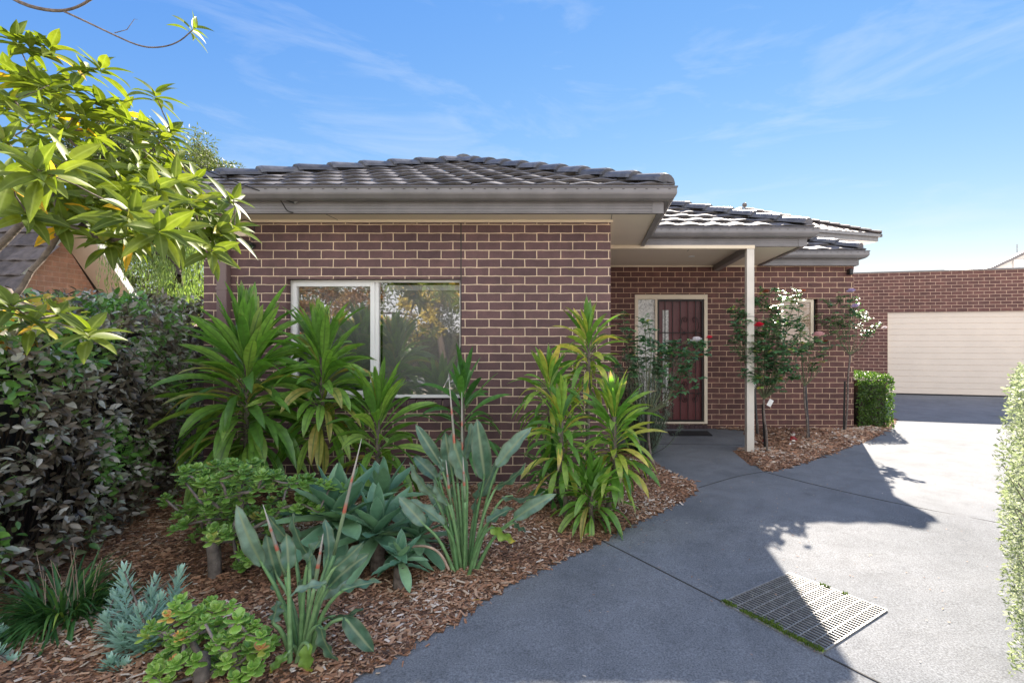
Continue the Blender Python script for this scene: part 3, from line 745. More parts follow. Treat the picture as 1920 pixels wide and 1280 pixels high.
# --- cordylines
def cord_head(mb, base, top, n, L, W, low=.1, seg=8, droop=2.6):
    """a leafy cane: every leaf rises on its stalk, then arches over; old ones hang"""
    axis = (top-base); ph = U(0, 6)
    for i in range(n):
        t = i/(n-1)                                   # 0 = oldest, lowest
        a = ph + i*2.39996 + U(-.3,.3); el = low + (1.42-low)*t**.85 + U(-.22, .22)
        p = base + axis*t
        d = V((cos(a)*cos(el), sin(a)*cos(el), sin(el)))
        l = L*U(.72, 1.15)*(.86 + .14*sin(pi*t))*(1 - .22*max(0, t-.75)/.25*rnd())
        mb.leaf(p, d, V((0,0,1)), l, W*U(.85,1.2), seg, droop*U(.45,1.35)*(1.05-t)**.8 + .12, .32, prof_cord, r=rnd(), twist=U(-.8,.8), curl=U(-.25,.25))
gcol = [(0, (.034,.076,.016)), (.4, (.056,.114,.020)), (.75, (.080,.142,.028)), (.93, (.105,.148,.032)), (1, (.16,.11,.040))]
M['cord'] = leafmat('cordyline leaf', gcol, .38, .34, k=2.9, tip=(.26,.20,.09), tip_at=1.08, tip_share=.4, rib=(.10,.19,.05), spec=.6)
M['cord_dark'] = leafmat('dark green cordyline leaf', [(0, (.018,.055,.014)), (.7, (.04,.11,.025)), (1, (.06,.15,.03))], .35, .25, spec=.6)  # a darker green than the other cordylines
M['cord_y'] = leafmat('yellowish cordyline leaf', [(0, (.030,.072,.014)), (.4, (.055,.112,.02)), (.75, (.098,.145,.026)), (.92, (.155,.165,.032)), (1, (.24,.19,.05))], .42, .34, k=2.9, tip=(.26,.19,.14), tip_at=.98, tip_share=.42, spec=.5)
def cordyline(px, py, Y, zb, zt, n, L, W, m_, label, group, stems=1, low=.1, name='cordyline_plant', x2=None, droop=2.6, lean=None):
    c = P(px, py, Y); foot = V((c.x if x2 is None else P(x2, py, Y).x, Y, .03))
    t = empty(name, foot, label, 'plant', group)
    s = MB(); s.tube(chaikin([foot, foot.lerp(V((c.x,Y,zb)), .5)+V((U(-.03,.03),0,0)), V((c.x, Y, zb)), V((c.x, Y, zt-.05))], 1), [.022]*4 + [.018]*3 if False else .019, 8, cap=True)
    s.build('stem', M['bark'], t)
    h = MB(); cord_head(h, V((c.x, Y, zb)), V((c.x+(lean or 0), Y, zt)), n, L, W, low, droop=droop)
    h.build('foliage', m_, t, smooth=True)
    return t
CG = 'cordylines under the front window'
cordyline(462, 700, 4.12, .56, 1.38, 185, .66, .078, M['cord'], 'largest broad-leaved green cordyline, nearest the downpipe', CG, low=.0)
cordyline(604, 690, 4.35, .62, 1.38, 150, .58, .070, M['cord'], 'broad-leaved green cordyline with bare stem in front of left window pane', CG, low=.05)
cordyline(708, 800, 4.3, .32, .84, 60, .56, .070, M['cord'], 'smaller upright cordyline below the window mullion, behind the agaves', CG, low=.1)
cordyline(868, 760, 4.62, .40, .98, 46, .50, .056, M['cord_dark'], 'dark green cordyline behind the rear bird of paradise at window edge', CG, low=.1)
CE = 'yellowish cordyline canes at the front wall corner'
cordyline(1103, 650, 4.62, 1.0, 1.52, 92, .42, .046, M['cord_y'], 'tallest yellow-green cordyline cane at the brick wall corner', CE, low=-.1, x2=1112, droop=2.8)
cordyline(1030, 735, 4.35, .74, 1.10, 74, .40, .044, M['cord_y'], 'yellow-green cordyline cane left of the tallest one at the wall corner', CE, low=-.1, x2=1050, droop=2.8)
cordyline(1052, 830, 4.0, .42, .88, 78, .38, .045, M['cord_y'], 'short yellow-green cordyline with thin bare stem above the bark chips', CE, low=-.1, x2=1058, droop=2.6)
cordyline(1152, 850, 4.02, .38, .90, 130, .42, .046, M['cord_y'], 'dense yellow-green cordyline nearest the porch path', CE, low=-.1, x2=1130, droop=2.6)
c_ = cordyline(1108, 960, 3.92, .08, .30, 80, .38, .048, M['cord'], 'low green cordyline suckers at the foot of the yellow-green canes', CE, low=.1, droop=2.6)
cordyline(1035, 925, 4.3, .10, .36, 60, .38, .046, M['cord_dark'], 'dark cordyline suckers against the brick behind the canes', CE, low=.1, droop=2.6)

# --- strelitzia
M['strel'] = leafmat('bird of paradise leaf', [(0, (.045,.10,.06)), (.5, (.075,.14,.095)), (1, (.13,.20,.15))], .38, .18, rib=(.24,.30,.17), edge=(.12,.17,.10), spec=.5, tcol=(1.4,1.8,.8), k=1.5, tip=(.24,.17,.09), tip_at=1.16, tip_share=.5)
M['strel_y'] = leafmat('ageing bird of paradise leaf', [(0, (.07,.14,.03)), (1, (.12,.18,.03))], .45, .2, tip=(.45,.38,.05), tip_at=.92)
M['petiole'] = leafmat('leaf stalk', [(0, (.05,.11,.04)), (1, (.11,.18,.08))], .45, .0)
M['deadleaf'] = leafmat('dead leaf', [(0, (.16,.11,.08)), (1, (.26,.20,.15))], .9, .1)
m, nt, b, out = mat('flower spike'); a = N(nt, 'ShaderNodeAttribute', attribute_name='tv')
r_ = ramp(nt, [(0, (.16,.24,.12)), (.36, (.20,.28,.16)), (.38, (.42,.10,.06)), (.43, (.40,.16,.11)), (.47, (.24,.26,.21)), (.62, (.26,.24,.20)), (.65, (.42,.12,.08)), (.70, (.34,.32,.28)), (1, (.46,.46,.42))])
nt.links.new(a.outputs['Fac'], r_.inputs['Fac']); nt.links.new(r_.outputs['Color'], b.inputs['Base Color']); b.inputs['Roughness'].default_value = .5; M['spear'] = m
def paddle(mb, a, b, wpx, Y, tw, r, sag=.0, fold=.35):
    """a blade from a to b, cupped along its midrib"""
    L = (b-a).length; W = wpx*Y/F; d = (b-a).normalized(); n = 12; K = 4
    view = V((0,-1,.15)).normalized(); sd = d.cross(view).normalized(); sd = Matrix.Rotation(tw*1.5, 3, d) @ sd; nn = sd.cross(d)
    vs=[]; tt=[]; ee=[]
    sg_ = 1 if rnd() < .5 else -1
    bow = U(.03,.09)*L
    for i in range(n+1):
        t = i/n; p = a.lerp(b, t) + nn*bow*sin(pi*t) + V((0,0,-1))*sag*L*t*t
        w = W*.5*(prof_paddle(min(.998, t)))
        ripple = .012*sin(t*17+r*9)
        for k in range(-K, K+1):
            u = k/K
            off = fold*abs(u)**1.4*w + ripple*abs(u)**2 + .004*sin(t*60+u*3)*abs(u)
            vs.append(p + sd*(w*u) + nn*off + d*(-.06*L*abs(u)**1.5*(.3))); tt.append(t); ee.append(abs(u))
    kk = 2*K+1
    fs = [(i*kk+j, i*kk+j+1, (i+1)*kk+j+1, (i+1)*kk+j) for i in range(n) for j in range(kk-1)]
    mb.add(vs, fs, r, tt, ee)
def strelitzia(base, leaves, spears, label, spread=.16):
    t = empty('bird_of_paradise', base, label, 'plant', 'birds of paradise in the front bed')
    lf = MB(); ly = MB(); pe = MB(); sp = MB()
    for k, (ax, ay, bx, by, w_, dY, tw) in enumerate(leaves):
        Y = base.y + dY
        a = P(ax, ay, Y); b = P(bx, by, Y + U(-.06, .10)*(1 if by < ay else -.5))
        old = w_ < 0
        paddle(ly if old else lf, a, b, abs(w_)*.88, Y, tw, rnd())
        f = base + V(((a.x-base.x)*.22, (a.y-base.y)*.4+U(-.04,.04), .0))
        m = f.lerp(a, .55) + V(((a.x-base.x)*-.06, 0, .05))
        dd = (b-a).normalized()
        pts = chaikin([f, m, a, a + dd*(b-a).length*.25], 2)
        n_ = len(pts); pe.tube(pts, [.013 - .009*i/(n_-1) for i in range(n_)], 7, r=rnd())
    for (ax, ay, bx, by, dY) in spears:
        Y = base.y+dY; a = P(ax, ay, Y); b = P(bx, by, Y-.05)
        pe.tube(chaikin([base+V(((a.x-base.x)*.2, dY*.4, 0)), base.lerp(a,.5), a], 1), .009, 6, r=rnd())
        pts = [a.lerp(b, i/8) for i in range(9)]
        sp.tube(pts, [.007,.008,.009,.009,.008,.0065,.005,.003,.001], 7)
    lf.build('leaves', M['strel'], t, smooth=True); pe.build('stalks', M['petiole'], t, smooth=True)
    if sp.v: sp.build('flower_spikes', M['spear'], t, smooth=True)
    if ly.v: ly.build('old_leaves', M['strel_y'], t, smooth=True)
    return t
s1 = [(491,1057,443,945,34,.05,.25), (582,1046,548,962,30,.15,-.3), (541,1067,536,998,30,-.1,.5), (575,1060,608,1003,30,-.05,-.5), (623,1067,683,1013,30,-.05,.4),
      (618,1098,694,1036,38,.1,-.2), (613,1094,541,1116,24,-.12,.7), (638,1107,716,1089,22,-.1,-.6), (611,1158,682,1138,20,0,.5), (600,1170,634,1240,34,-.12,.3),
      (646,1156,701,1222,36,-.05,-.3), (579,1206,579,1266,-32,-.12,.1), (541,1224,503,1262,-20,-.1,.3), (510,1168,519,1124,30,-.1,.9), (520,1084,499,1000,34,.2,.1),
      (616,1046,608,970,24,.2,.6), (548,1018,500,962,30,.22,-.2), (560,1100,590,1040,28,.15,.8), (520,1110,512,1050,26,.15,-.8), (600,1120,655,1075,30,.18,.2)]
strelitzia(G(562,1228,.03), s1, [(536,1080,493,945,.05), (626,1040,678,822,.1), (590,1100,606,1000,-.05)], 'front bird of paradise with blue-green paddle leaves and tall red-tipped spike')
s2 = [(827,872,779,795,26,.1,.2), (816,931,768,866,24,0,-.3), (818,896,776,855,28,.15,.3), (848,889,834,807,32,.1,.1), (877,900,848,808,38,-.05,-.2),
      (909,896,894,784,40,.08,.15), (933,874,997,800,34,.05,-.3), (928,914,987,868,20,0,.6), (841,945,813,897,26,-.1,-.4), (942,931,1022,922,20,0,.7),
      (966,971,1043,925,30,-.1,-.2), (795,983,747,930,30,-.15,.3), (832,983,762,936,24,-.1,.6), (914,980,963,952,28,-.1,-.6), (921,985,968,1014,-24,-.15,.3),
      (963,978,987,995,14,.05,.4), (823,900,825,856,14,-.05,.8), (870,860,884,790,26,.2,.6), (900,930,930,860,26,.15,.5), (850,930,838,860,28,.2,-.5), (835,960,800,905,26,.15,.2), (890,960,905,900,24,.1,-.7)]
b2 = G(872,1068,.03)
so2 = strelitzia(b2, s2, [(858,905,841,700,0), (866,905,866,735,.05), (845,945,836,862,-.05), (872,940,868,856,-.1)], 'rear bird of paradise clump with many upright stalks near the brick corner')
dl_ = MB(); Yd = b2.y-.15
dl_.tube(chaikin([P(842,1068,Yd), P(826,1035,Yd), P(800,1022,Yd), P(770,1024,Yd)], 2), .008, 6)
paddle(dl_, P(772,1022,Yd), P(736,1066,Yd), 22, Yd, .9, .4); dl_.build('dead_leaf', M['deadleaf'], so2, smooth=True)

# --- agaves
M['agave'] = leafmat('agave leaf', [(0, (.045,.10,.062)), (.5, (.068,.138,.085)), (1, (.12,.20,.10))], .45, .12, edge=(.22,.36,.24), spec=.4, tcol=(1.2,1.6,.8), spots=.08)
def agave(c, n, L, W, label, r0=0., tilt=V((0,-.2,1))):
    t = empty('agave_plant', (c.x, c.y, .03+zg(c.y)), label, 'plant', 'agaves between the birds of paradise')
    mb = MB(); rot = V((0,0,1)).rotation_difference(tilt.normalized())
    for i in range(n):
        t_ = i/(n-1); a = r0 + i*2.39996; el = -.35 + 1.75*t_**1.1
        d = rot @ V((cos(a)*cos(el), sin(a)*cos(el), sin(el)))
        l = L*(1.05-.35*t_)*U(.9,1.08)
        # broad fleshy blade
        nseg = 9; K = 3; sd = d.cross(V((0,0,1))).normalized() if abs(d.z) < .98 else V((cos(a+1.57), sin(a+1.57), 0)); nn = sd.cross(d); p = c + V((0,0,.06*t_)); dd = d.copy(); vs=[]; tt=[]; ee=[]
        for k in range(nseg+1):
            s_ = k/nseg; w_ = W*.5*prof_agave(s_)*(.75 if t_ > .9 else 1)
            w_ = max(w_, .0008)
            for j in range(-K, K+1):
                u = j/K; vs.append(p + sd*(w_*u) + nn*(w_*(.16+.25*(1-s_))*abs(u)**1.6 + .003*sin(s_*25+i)*abs(u))); tt.append(s_); ee.append(abs(u))
            p = p + dd*(l/nseg); dd = (dd + V((0,0,-1))*(.55*(1-t_)/nseg) + (V((0,0,1))*.25*(1-t_)/nseg if s_ > .6 else V((0,0,0)))).normalized(); sd = (sd - dd*sd.dot(dd)).normalized(); nn = sd.cross(dd)
        kk = 2*K+1; mb.add(vs, [(k*kk+j, k*kk+j+1, (k+1)*kk+j+1, (k+1)*kk+j) for k in range(nseg) for j in range(kk-1)], rnd(), tt, ee)
    mb.build('leaves', M['agave'], t, smooth=True)
    s = MB(); s.tube([V((c.x, c.y, zg(c.y))), c], [.05, .04], 10); s.build('stem', M['bark'], t)
agave(P(634,985,3.25), 25, .50, .135, 'largest blue-green agave rosette, left one behind the front bird of paradise', .3)
agave(P(708,1012,3.2), 22, .42, .11, 'middle agave rosette beside the rear bird of paradise', 1.3)
agave(P(716,950,3.75), 20, .42, .11, 'agave rosette at the back, under the small cordyline', 2.3)
agave(P(782,1018,3.3), 18, .33, .085, 'smaller agave rosette touching the stalks of the rear bird of paradise', .9)
agave(P(752,1060,3.0), 14, .20, .06, 'smallest agave offset low on the bark chips', .5)

# --- jade plants
M['jade'] = leafmat('jade leaf', [(0, (.05,.115,.02)), (.5, (.085,.165,.03)), (.88, (.13,.21,.045)), (1, (.26,.24,.06))], .30, .18, edge=(.34,.46,.16), spec=.6, spots=.06)
M['jade_l'] = leafmat('pale jade leaf', [(0, (.085,.18,.03)), (.5, (.14,.25,.045)), (.92, (.20,.29,.06)), (.98, (.38,.32,.08)), (1, (.45,.22,.09))], .32, .22, edge=(.50,.58,.22), spec=.6, k=1.9, spots=.06)
def jade_leaf(mb, p, d, L, W, r):
    sd = d.cross(V((0,0,1)))
    if sd.length < .1: sd = V((1,0,0))
    sd.normalize(); nn = sd.cross(d).normalized()
    K = [(-1,.0), (0,.12), (1,0), (0,-.12)]; vs=[]; ee=[]; tt=[]
    n = 5
    for i in range(n+1):
        t = i/n; w = W*.5*prof_obov(min(.999,t)); w = max(w, .0012); th = min(w*.5, W*.14)
        c = p + d*(L*t) + nn*(.10*L*t*t)
        vs += [c+sd*w, c+sd*w*.55+nn*th*.7, c-sd*w*.55+nn*th*.7, c-sd*w, c-nn*th]; ee += [1,.3,.3,1,.2]; tt += [t]*5
    fs = [(i*5+j, i*5+(j+1)%5, (i+1)*5+(j+1)%5, (i+1)*5+j) for i in range(n) for j in range(5)] + [tuple(n*5+j for j in range(5))]
    mb.add(vs, fs, r, tt, ee)
def jade_rosette(mb, c, up, size):
    ax = up.normalized(); a0 = U(0, 6); x = ax.cross(V((.2,.9,.1))).normalized(); y = ax.cross(x); r = min(1, max(0, random.gauss(.45,.22)))
    if rnd() < .05: r = 1.
    for lvl in range(3):
        for k in range(2 if lvl > 1 else 4 if lvl else 4):
            a = a0 + lvl*.8 + k*(pi if lvl > 1 else pi/2) ; el = (.15, .6, 1.15)[lvl]+U(-.15,.15)
            d = (x*cos(a)+y*sin(a))*cos(el) + ax*sin(el)
            jade_leaf(mb, c - ax*(.012*(2-lvl)) , d.normalized(), size*(1., .8, .5)[lvl]*U(.85,1.1), size*(.80,.66,.42)[lvl], min(1, max(0, r+U(-.12,.12))))
def jade(base, trunk_top, tg, size, m_, label, r0, trunk_r):
    t = empty('jade_plant', base, label, 'plant', 'jade plants in the front bed')
    b = MB(); b.tube(chaikin([base-V((0,0,.05)), base.lerp(trunk_top,.5)+V((.01,0,0)), trunk_top], 1), [trunk_r*1.15, trunk_r, trunk_r*.95, trunk_r*.75] if False else trunk_r, 10, cap=False); ball(b, trunk_top, trunk_r*1.0, 1.1)
    skeleton(b, trunk_top, [q-V((0,0,.02)) for q in tg], r0, .006, 6, .10, .5)
    b.build('trunk', M['jade_bark'], t, smooth=True)
    h = MB(); cen = trunk_top
    for q in tg:
        up = (q-cen).normalized()*.6 + V((0,-.25,.8)) + rdir()*.35
        jade_rosette(h, q, up, size*U(.8,1.2))
        for _ in range(random.choice((0,1,1,2))):
            q2 = q + rdir(-.6,.3)*size*1.3; jade_rosette(h, q2, (q2-cen).normalized()*.7+V((0,-.2,.6))+rdir()*.4, size*U(.7,1.))
            
    h.build('foliage', m_, t)
jb_ = G(402,1088,.03)
tg = []
def inpx(x, y, polys): return any(inside(x, y, p) for p in polys)
regA = [[(300,940), (345,880), (420,850), (480,858), (560,880), (630,890), (660,915), (640,950), (560,960), (540,990), (500,1020), (480,1080), (440,1060), (440,1010), (370,990), (360,1020), (320,1000), (345,960)]]
while len(tg) < 120:
    x, y = U(300,665), U(850,1085)
    if inpx(x, y, regA): tg.append(P(x, y, jb_.y + U(-.25, .45) + max(0,(x-470))*.0018))
jade(jb_, P(398,1010,jb_.y), tg, .054, M['jade'], 'large branching jade plant with thick grey trunk below the cordylines', .036, .036)
jb_ = G(372,1290,.03); tg = []
for x, y in ((283,1160),(300,1190),(335,1135),(348,1140),(395,1125),(360,1165),(330,1205),(375,1190),(410,1165),(445,1160),(432,1190),(465,1180),(470,1215),(395,1215),(365,1240),(420,1235),(445,1240),(300,1245),(285,1250),(320,1225),(350,1265),(380,1262),(408,1200),(490,1190),(498,1210),(405,1140),(385,1160),(345,1190),(455,1268),(470,1255),(310,1275),(430,1212),(340,1230)):
    tg.append(P(x, y, jb_.y + U(-.12,.28)))
    if rnd() < .7: tg.append(P(x+U(-22,22), y+U(-16,16), jb_.y + U(-.12,.28)))
jade(jb_, P(378,1235,jb_.y+.05), tg, .046, M['jade_l'], 'pale green jade plant with orange-tinged leaves in the front left corner', .022, .032)

# --- blue grey shrubs
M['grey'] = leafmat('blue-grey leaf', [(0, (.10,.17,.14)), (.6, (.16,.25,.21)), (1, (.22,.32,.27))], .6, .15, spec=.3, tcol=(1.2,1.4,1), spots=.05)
def greybush(base, tips, label, L=.085, group='blue-grey shrubs in the front left corner', dens=1.):
    t = empty('blue_grey_shrub', base, label, 'shrub', group)
    b = MB(); nd = skeleton(b, base, tips, .012, .004, 6, .05); b.build('stems', M['bark'], t, smooth=True)
    h = MB()
    for q in tips:
        ln = min(.26, (q-base).length*.7); ax = ((q-base).normalized()*.5 + V((0,0,1))*.6).normalized()
        n = int(70*dens)
        for i in range(n):
            u = i/n; p = q - ax*ln*(1-u); a = i*2.39996
            x = ax.cross(V((.3,1,.1))).normalized(); y = ax.cross(x); el = .35 + .95*u**2+U(-.1,.1)
            d = (x*cos(a)+y*sin(a))*cos(el)+ax*sin(el)
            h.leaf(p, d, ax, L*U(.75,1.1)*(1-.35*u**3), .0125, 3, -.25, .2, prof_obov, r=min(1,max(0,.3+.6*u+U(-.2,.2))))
    h.build('foliage', M['grey'], t, smooth=True)
gb = G(250,1215,.03)
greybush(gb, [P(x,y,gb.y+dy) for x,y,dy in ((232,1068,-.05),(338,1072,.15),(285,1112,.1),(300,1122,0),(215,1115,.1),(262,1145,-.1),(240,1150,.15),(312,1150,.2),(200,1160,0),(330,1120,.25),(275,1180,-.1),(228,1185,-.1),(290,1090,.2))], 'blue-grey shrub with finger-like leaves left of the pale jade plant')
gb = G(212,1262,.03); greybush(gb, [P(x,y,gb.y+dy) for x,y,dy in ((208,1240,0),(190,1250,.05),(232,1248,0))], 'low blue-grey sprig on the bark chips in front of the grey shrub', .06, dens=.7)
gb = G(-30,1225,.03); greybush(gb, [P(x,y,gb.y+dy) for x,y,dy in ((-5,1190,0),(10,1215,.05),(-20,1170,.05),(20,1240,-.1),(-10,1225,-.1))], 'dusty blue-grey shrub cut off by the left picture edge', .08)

# --- lily turf
M['liriope'] = leafmat('lily turf blade', [(0, (.018,.05,.014)), (.6, (.035,.09,.025)), (.9, (.07,.14,.03)), (1, (.16,.22,.04))], .35, .2, spec=.6)
gb = G(120,1165,.03); t = empty('lily_turf', gb, 'low clump of dark strappy lily turf left of the blue-grey shrub', 'plant')
h = MB()
for i in range(420):
    a = U(0,2*pi); p = gb + V((cos(a)*U(0,.14), sin(a)*U(0,.10), .0)); el = U(.35,1.35)
    a2 = a + U(-.5,.5)
    h.leaf(p, V((cos(a2)*cos(el), sin(a2)*cos(el), sin(el))), V((0,0,1)), U(.22,.40), .0115, 7, U(1.2,2.6), .35, lambda t: min(1, .6+t)*(1 if t < .7 else max(.02,(1-t)/.3)), r=min(1,abs(random.gauss(.35,.3))))
h.build('blades', M['liriope'], t, smooth=True)
h = MB()
for i in range(16):
    p = gb + V((U(-.12,.12), U(-.05,.05), 0)); q = p + V((U(-.16,.16), U(-.03,.03), U(.22,.40))); h.tube([p, p.lerp(q,.5)+V((.01,0,0)), q], [.0016,.0014,.001], 4)
h.build('dry_stalks', M['deadleaf'], t)

# --- hedges made of single leaves
def leafy_shell(mb, n, sampler, L, W, seg=2, droop=.4, rr=None, across=1, fold=.25, prof=None):
    for _ in range(n):
        p, nrm = sampler(); d = (nrm*U(.2,1) + rdir()*1.0).normalized()
        s = U(.65,1.2); mb.leaf(p, d, (nrm+rdir()*.6), L*s, W*s, seg, droop, fold, prof, r=(rr(p) if rr else rnd()), across=across)
M['vib'] = leafmat('viburnum leaf', [(0, (.035,.03,.022)), (.22, (.082,.066,.050)), (.38, (.125,.12,.10)), (.50, (.27,.28,.265)), (.58, (.08,.11,.045)), (.72, (.045,.11,.022)), (1, (.085,.19,.035))], .35, .18, spec=.65, tcol=(1.6,1.5,.7))
M['vib_warm'] = leafmat('sunlit viburnum leaf', [(0, (.24,.12,.04)), (.3, (.34,.23,.07)), (.5, (.16,.20,.05)), (.8, (.32,.32,.09)), (1, (.36,.14,.04))], .4, .4)  # warm sunlight on the hedge top, painted into the leaf colour
hA, hB = V((-3.04,1.7,0)), V((-4.12,5.3,0)); hd = (hB-hA); hn = V((hd.y, -hd.x, 0)).normalized()
if hn.x < 0: hn = -hn
def htop(t): return 1.60 + .14*t + .05*sin(t*11) + .10*mn.noise(V((t*13, 3, 1))) + .05*mn.noise(V((t*37, 3, 1)))
def samp_left():
    t = rnd(); u = rnd()
    if u < .76:
        z = U(.03, 1.)**.85*htop(t)
        bulge = .10*mn.noise(V((t*7, z*3, 0))) + .05*mn.noise(V((t*22, z*9, 2))) - .05*max(0, .3-z) + .24*sin(pi*t) - .10*(t**3)
        gap = mn.noise(V((t*16, z*6.5, 7)))
        if gap < -.22 and rnd() < .8: return samp_left()
        p = hA + hd*t + hn*(bulge + .02 + .05*gap - abs(random.gauss(0,.07))) + V((0,0,z)); return p, (hn + V((0,-.15,.15))).normalized()
    z = htop(t) + .06*mn.noise(V((t*9, 0, 5))) + U(-.05,.07); p = hA + hd*t + hn*U(-.75,.05) + V((0,0,z)); return p, V((.1,-.1,1)).normalized()
vh = empty('viburnum_hedge', hA.lerp(hB,.5), 'tall hedge of grey-green glossy leaves along the left boundary', 'hedge')
def tone(p): return min(1, max(0, random.gauss(.40 + .85*mn.noise(p*2.6), .21)))
h = MB(); leafy_shell(h, 13500, samp_left, .066, .031, 4, .5, across=2, fold=.3, prof=prof_lance, rr=tone); h.build('foliage', M['vib'], vh, smooth=True)
h = MB()
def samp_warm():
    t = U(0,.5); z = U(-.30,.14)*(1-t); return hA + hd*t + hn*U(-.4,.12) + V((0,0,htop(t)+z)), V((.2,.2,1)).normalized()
leafy_shell(h, 2300, samp_warm, .066, .034, 3, .5, across=2, prof=prof_lance); h.build('sun_tinted_growth', M['vib_warm'], vh, smooth=True)
h = MB()
for i in range(170):
    t = rnd(); p = hA + hd*t + hn*U(-.35,-.12) + V((0,0,U(0,.3))); q = p + hn*U(-.05,.25) + V((U(-.1,.1), U(-.2,.2), U(.6,1.2))); q.z = min(q.z, htop(t))
    h.tube([p, p.lerp(q,.5)+V((U(-.05,.05),U(-.05,.05),0)), q], [.009,.006,.003], 5, cap=False)
h.build('branches', M['bark_dark'], vh, smooth=True)
h = MB()
pA = hA - hn*.30; pB = hB - hn*.42
for i in range(40):
    a = pA.lerp(pB, i/40); b = pA.lerp(pB, (i+.94)/40); mid_ = a.lerp(b, .5); hh = 1.52+U(-.004,.004)
    dirv = (b-a); ang = math.atan2(dirv.y, dirv.x); Mx = Matrix.Translation(mid_) @ Matrix.Rotation(ang, 4, 'Z')
    h.box(-dirv.length/2, dirv.length/2, -.009, .009, 0, hh, Mx, rnd())
fe = empty('paling_fence', pA.lerp(pB,.5), 'dark timber paling fence hidden behind the left hedge', 'fence')
h.build('palings', M['fence'], fe)
h = MB()
for z in (.35, 1.25): h.bar(V((pA.x,pA.y,z))+hn*.03, V((pB.x,pB.y,z))+hn*.03, .04, .07)
h.build('rail', M['fence'], fe)
# fence from the hedge end to the house side
h = MB()
for i in range(36):
    x = -8.2 + i*.118; h.box(x, x+.112, 5.72, 5.74, 0, 1.6+U(-.01,.01), None, rnd())
o = h.build('paling_fence', M['fence']); tag(o, 'dark timber fence beyond the hedge at the left side of the house', 'fence')
# second strip of the same hedge growth in front of that fence
def samp_back():
    x = U(-7.4,-3.95); z = U(.2,1.86) if rnd() < .6 else U(1.68,1.9); return V((x, 5.45+U(-.1,.08)+.08*mn.noise(V((x*3,z*3,0))), z)), V((0,-.8,.5)).normalized()
bh = empty('viburnum_hedge', (-5.5,5.5,0), 'dim grey-leaved hedge between the left hedge and the house corner', 'hedge')
h = MB(); leafy_shell(h, 5200, samp_back, .07, .036, 2, .5, across=2, prof=prof_lance, rr=lambda p: min(1, max(0, random.gauss(.38,.22)))); h.build('foliage', M['vib'], bh, smooth=True)

# box hedge by the porch wall
M['box'] = leafmat('box leaf', [(0, (.035,.085,.015)), (.6, (.07,.14,.022)), (1, (.13,.21,.035))], .38, .35, spec=.6, k=1.)
def box_sampler(x0, x1, y0, y1, z0, z1, faces):
    tot = sum(a for a, _ in faces)
    def f():
        q = U(0, tot)
        for a, k in faces:
            if q < a: break
            q -= a
        j = -abs(random.gauss(0, .03))+.012
        x, y, z = U(x0,x1), U(y0,y1), U(z0,z1); b_ = .025*mn.noise(V((x*6,y*6,z*6)))
        if k == 'f': return V((x, y0-j-b_, z)), V((0,-1,.1))
        if k == 'l': return V((x0-j-b_, y, z)), V((-1,0,.1))
        if k == 'r': return V((x1+j+b_, y, z)), V((1,0,.1))
        if k == 'b': return V((x, y1+j+b_, z)), V((0,1,.1))
        return V((x, y, z1+j+b_)), V((0,0,1))
    return f
xh = empty('box_hedge', (4.58,8.6,0), 'clipped bright green box hedge against the right end of the porch wall', 'hedge')
h = MB(); leafy_shell(h, 6500, box_sampler(4.29,4.87,8.22,9.8,.03,.86,[(1,'f'),(1,'r'),(.8,'t'),(.3,'b')]), .042, .024, 2, .3, across=2, prof=prof_lance)
leafy_shell(h, 1800, box_sampler(4.29,4.80,9.9,10.9,.03,.98,[(.7,'f'),(1,'r'),(.8,'t')]), .042, .024, 2, .3, across=2, prof=prof_lance); h.build('foliage', M['box'], xh, smooth=True)
h = MB(); h.box(4.36,4.79,8.30,9.75,.0,.78); h.build('dark_core', M['bark_dark'], xh)  # added solid box, dark like the shaded inside of the hedge
# silvery hedge at the right picture edge
M['west'] = leafmat('silvery small leaf', [(0, (.12,.16,.09)), (.5, (.24,.28,.19)), (.85, (.40,.43,.34)), (1, (.55,.57,.50))], .5, .42, spec=.4, tcol=(1.5,1.6,1.0), k=1.)
wA, wB = V((1.80,2.20,0)), V((3.4,4.0,0)); wd = wB-wA; wn = V((-wd.y, wd.x, 0)).normalized()
def samp_w():
    t = rnd()**1.7*.9 if rnd() < .7 else rnd(); z = U(.03,1.30); u = rnd()
    bl_ = .06*mn.noise(V((t*9, z*2.6, 1))) + .035*mn.noise(V((t*30, z*11, 4))) - .10*max(0,.35-z) - .12*max(0,z-1.1)
    if u < .62: return wA + wd*t + wn*(bl_ + .01 - abs(random.gauss(0,.05))) + V((0,0,z)), wn
    if u < .82: return wA + wd*t - wn*U(0,.7) + V((0,0,1.24+.06*mn.noise(V((t*9,u*30,1)))+U(-.05,.03))), V((0,0,1))
    return wA + wd*U(-.03,.05) - wn*U(0,.6) + V((0,0,z)), -wd.normalized()
wh = empty('silver_hedge', wA, 'silvery small-leaved hedge beside the driveway at right picture edge', 'hedge')
h = MB(); leafy_shell(h, 17000, samp_w, .024, .009, 2, .2, across=1, prof=prof_lance)
h.build('foliage', M['west'], wh)
h = MB()
for i in range(260):
    t = rnd()*.8; p = wA + wd*t - wn*.15; p.z = U(0,.9); q = p + wn*U(.02,.12) + V((U(-.05,.05),U(-.05,.05),U(.05,.35))); h.tube([p,q],[.005,.002],4,cap=False)
h.build('branches', M['bark'], wh)

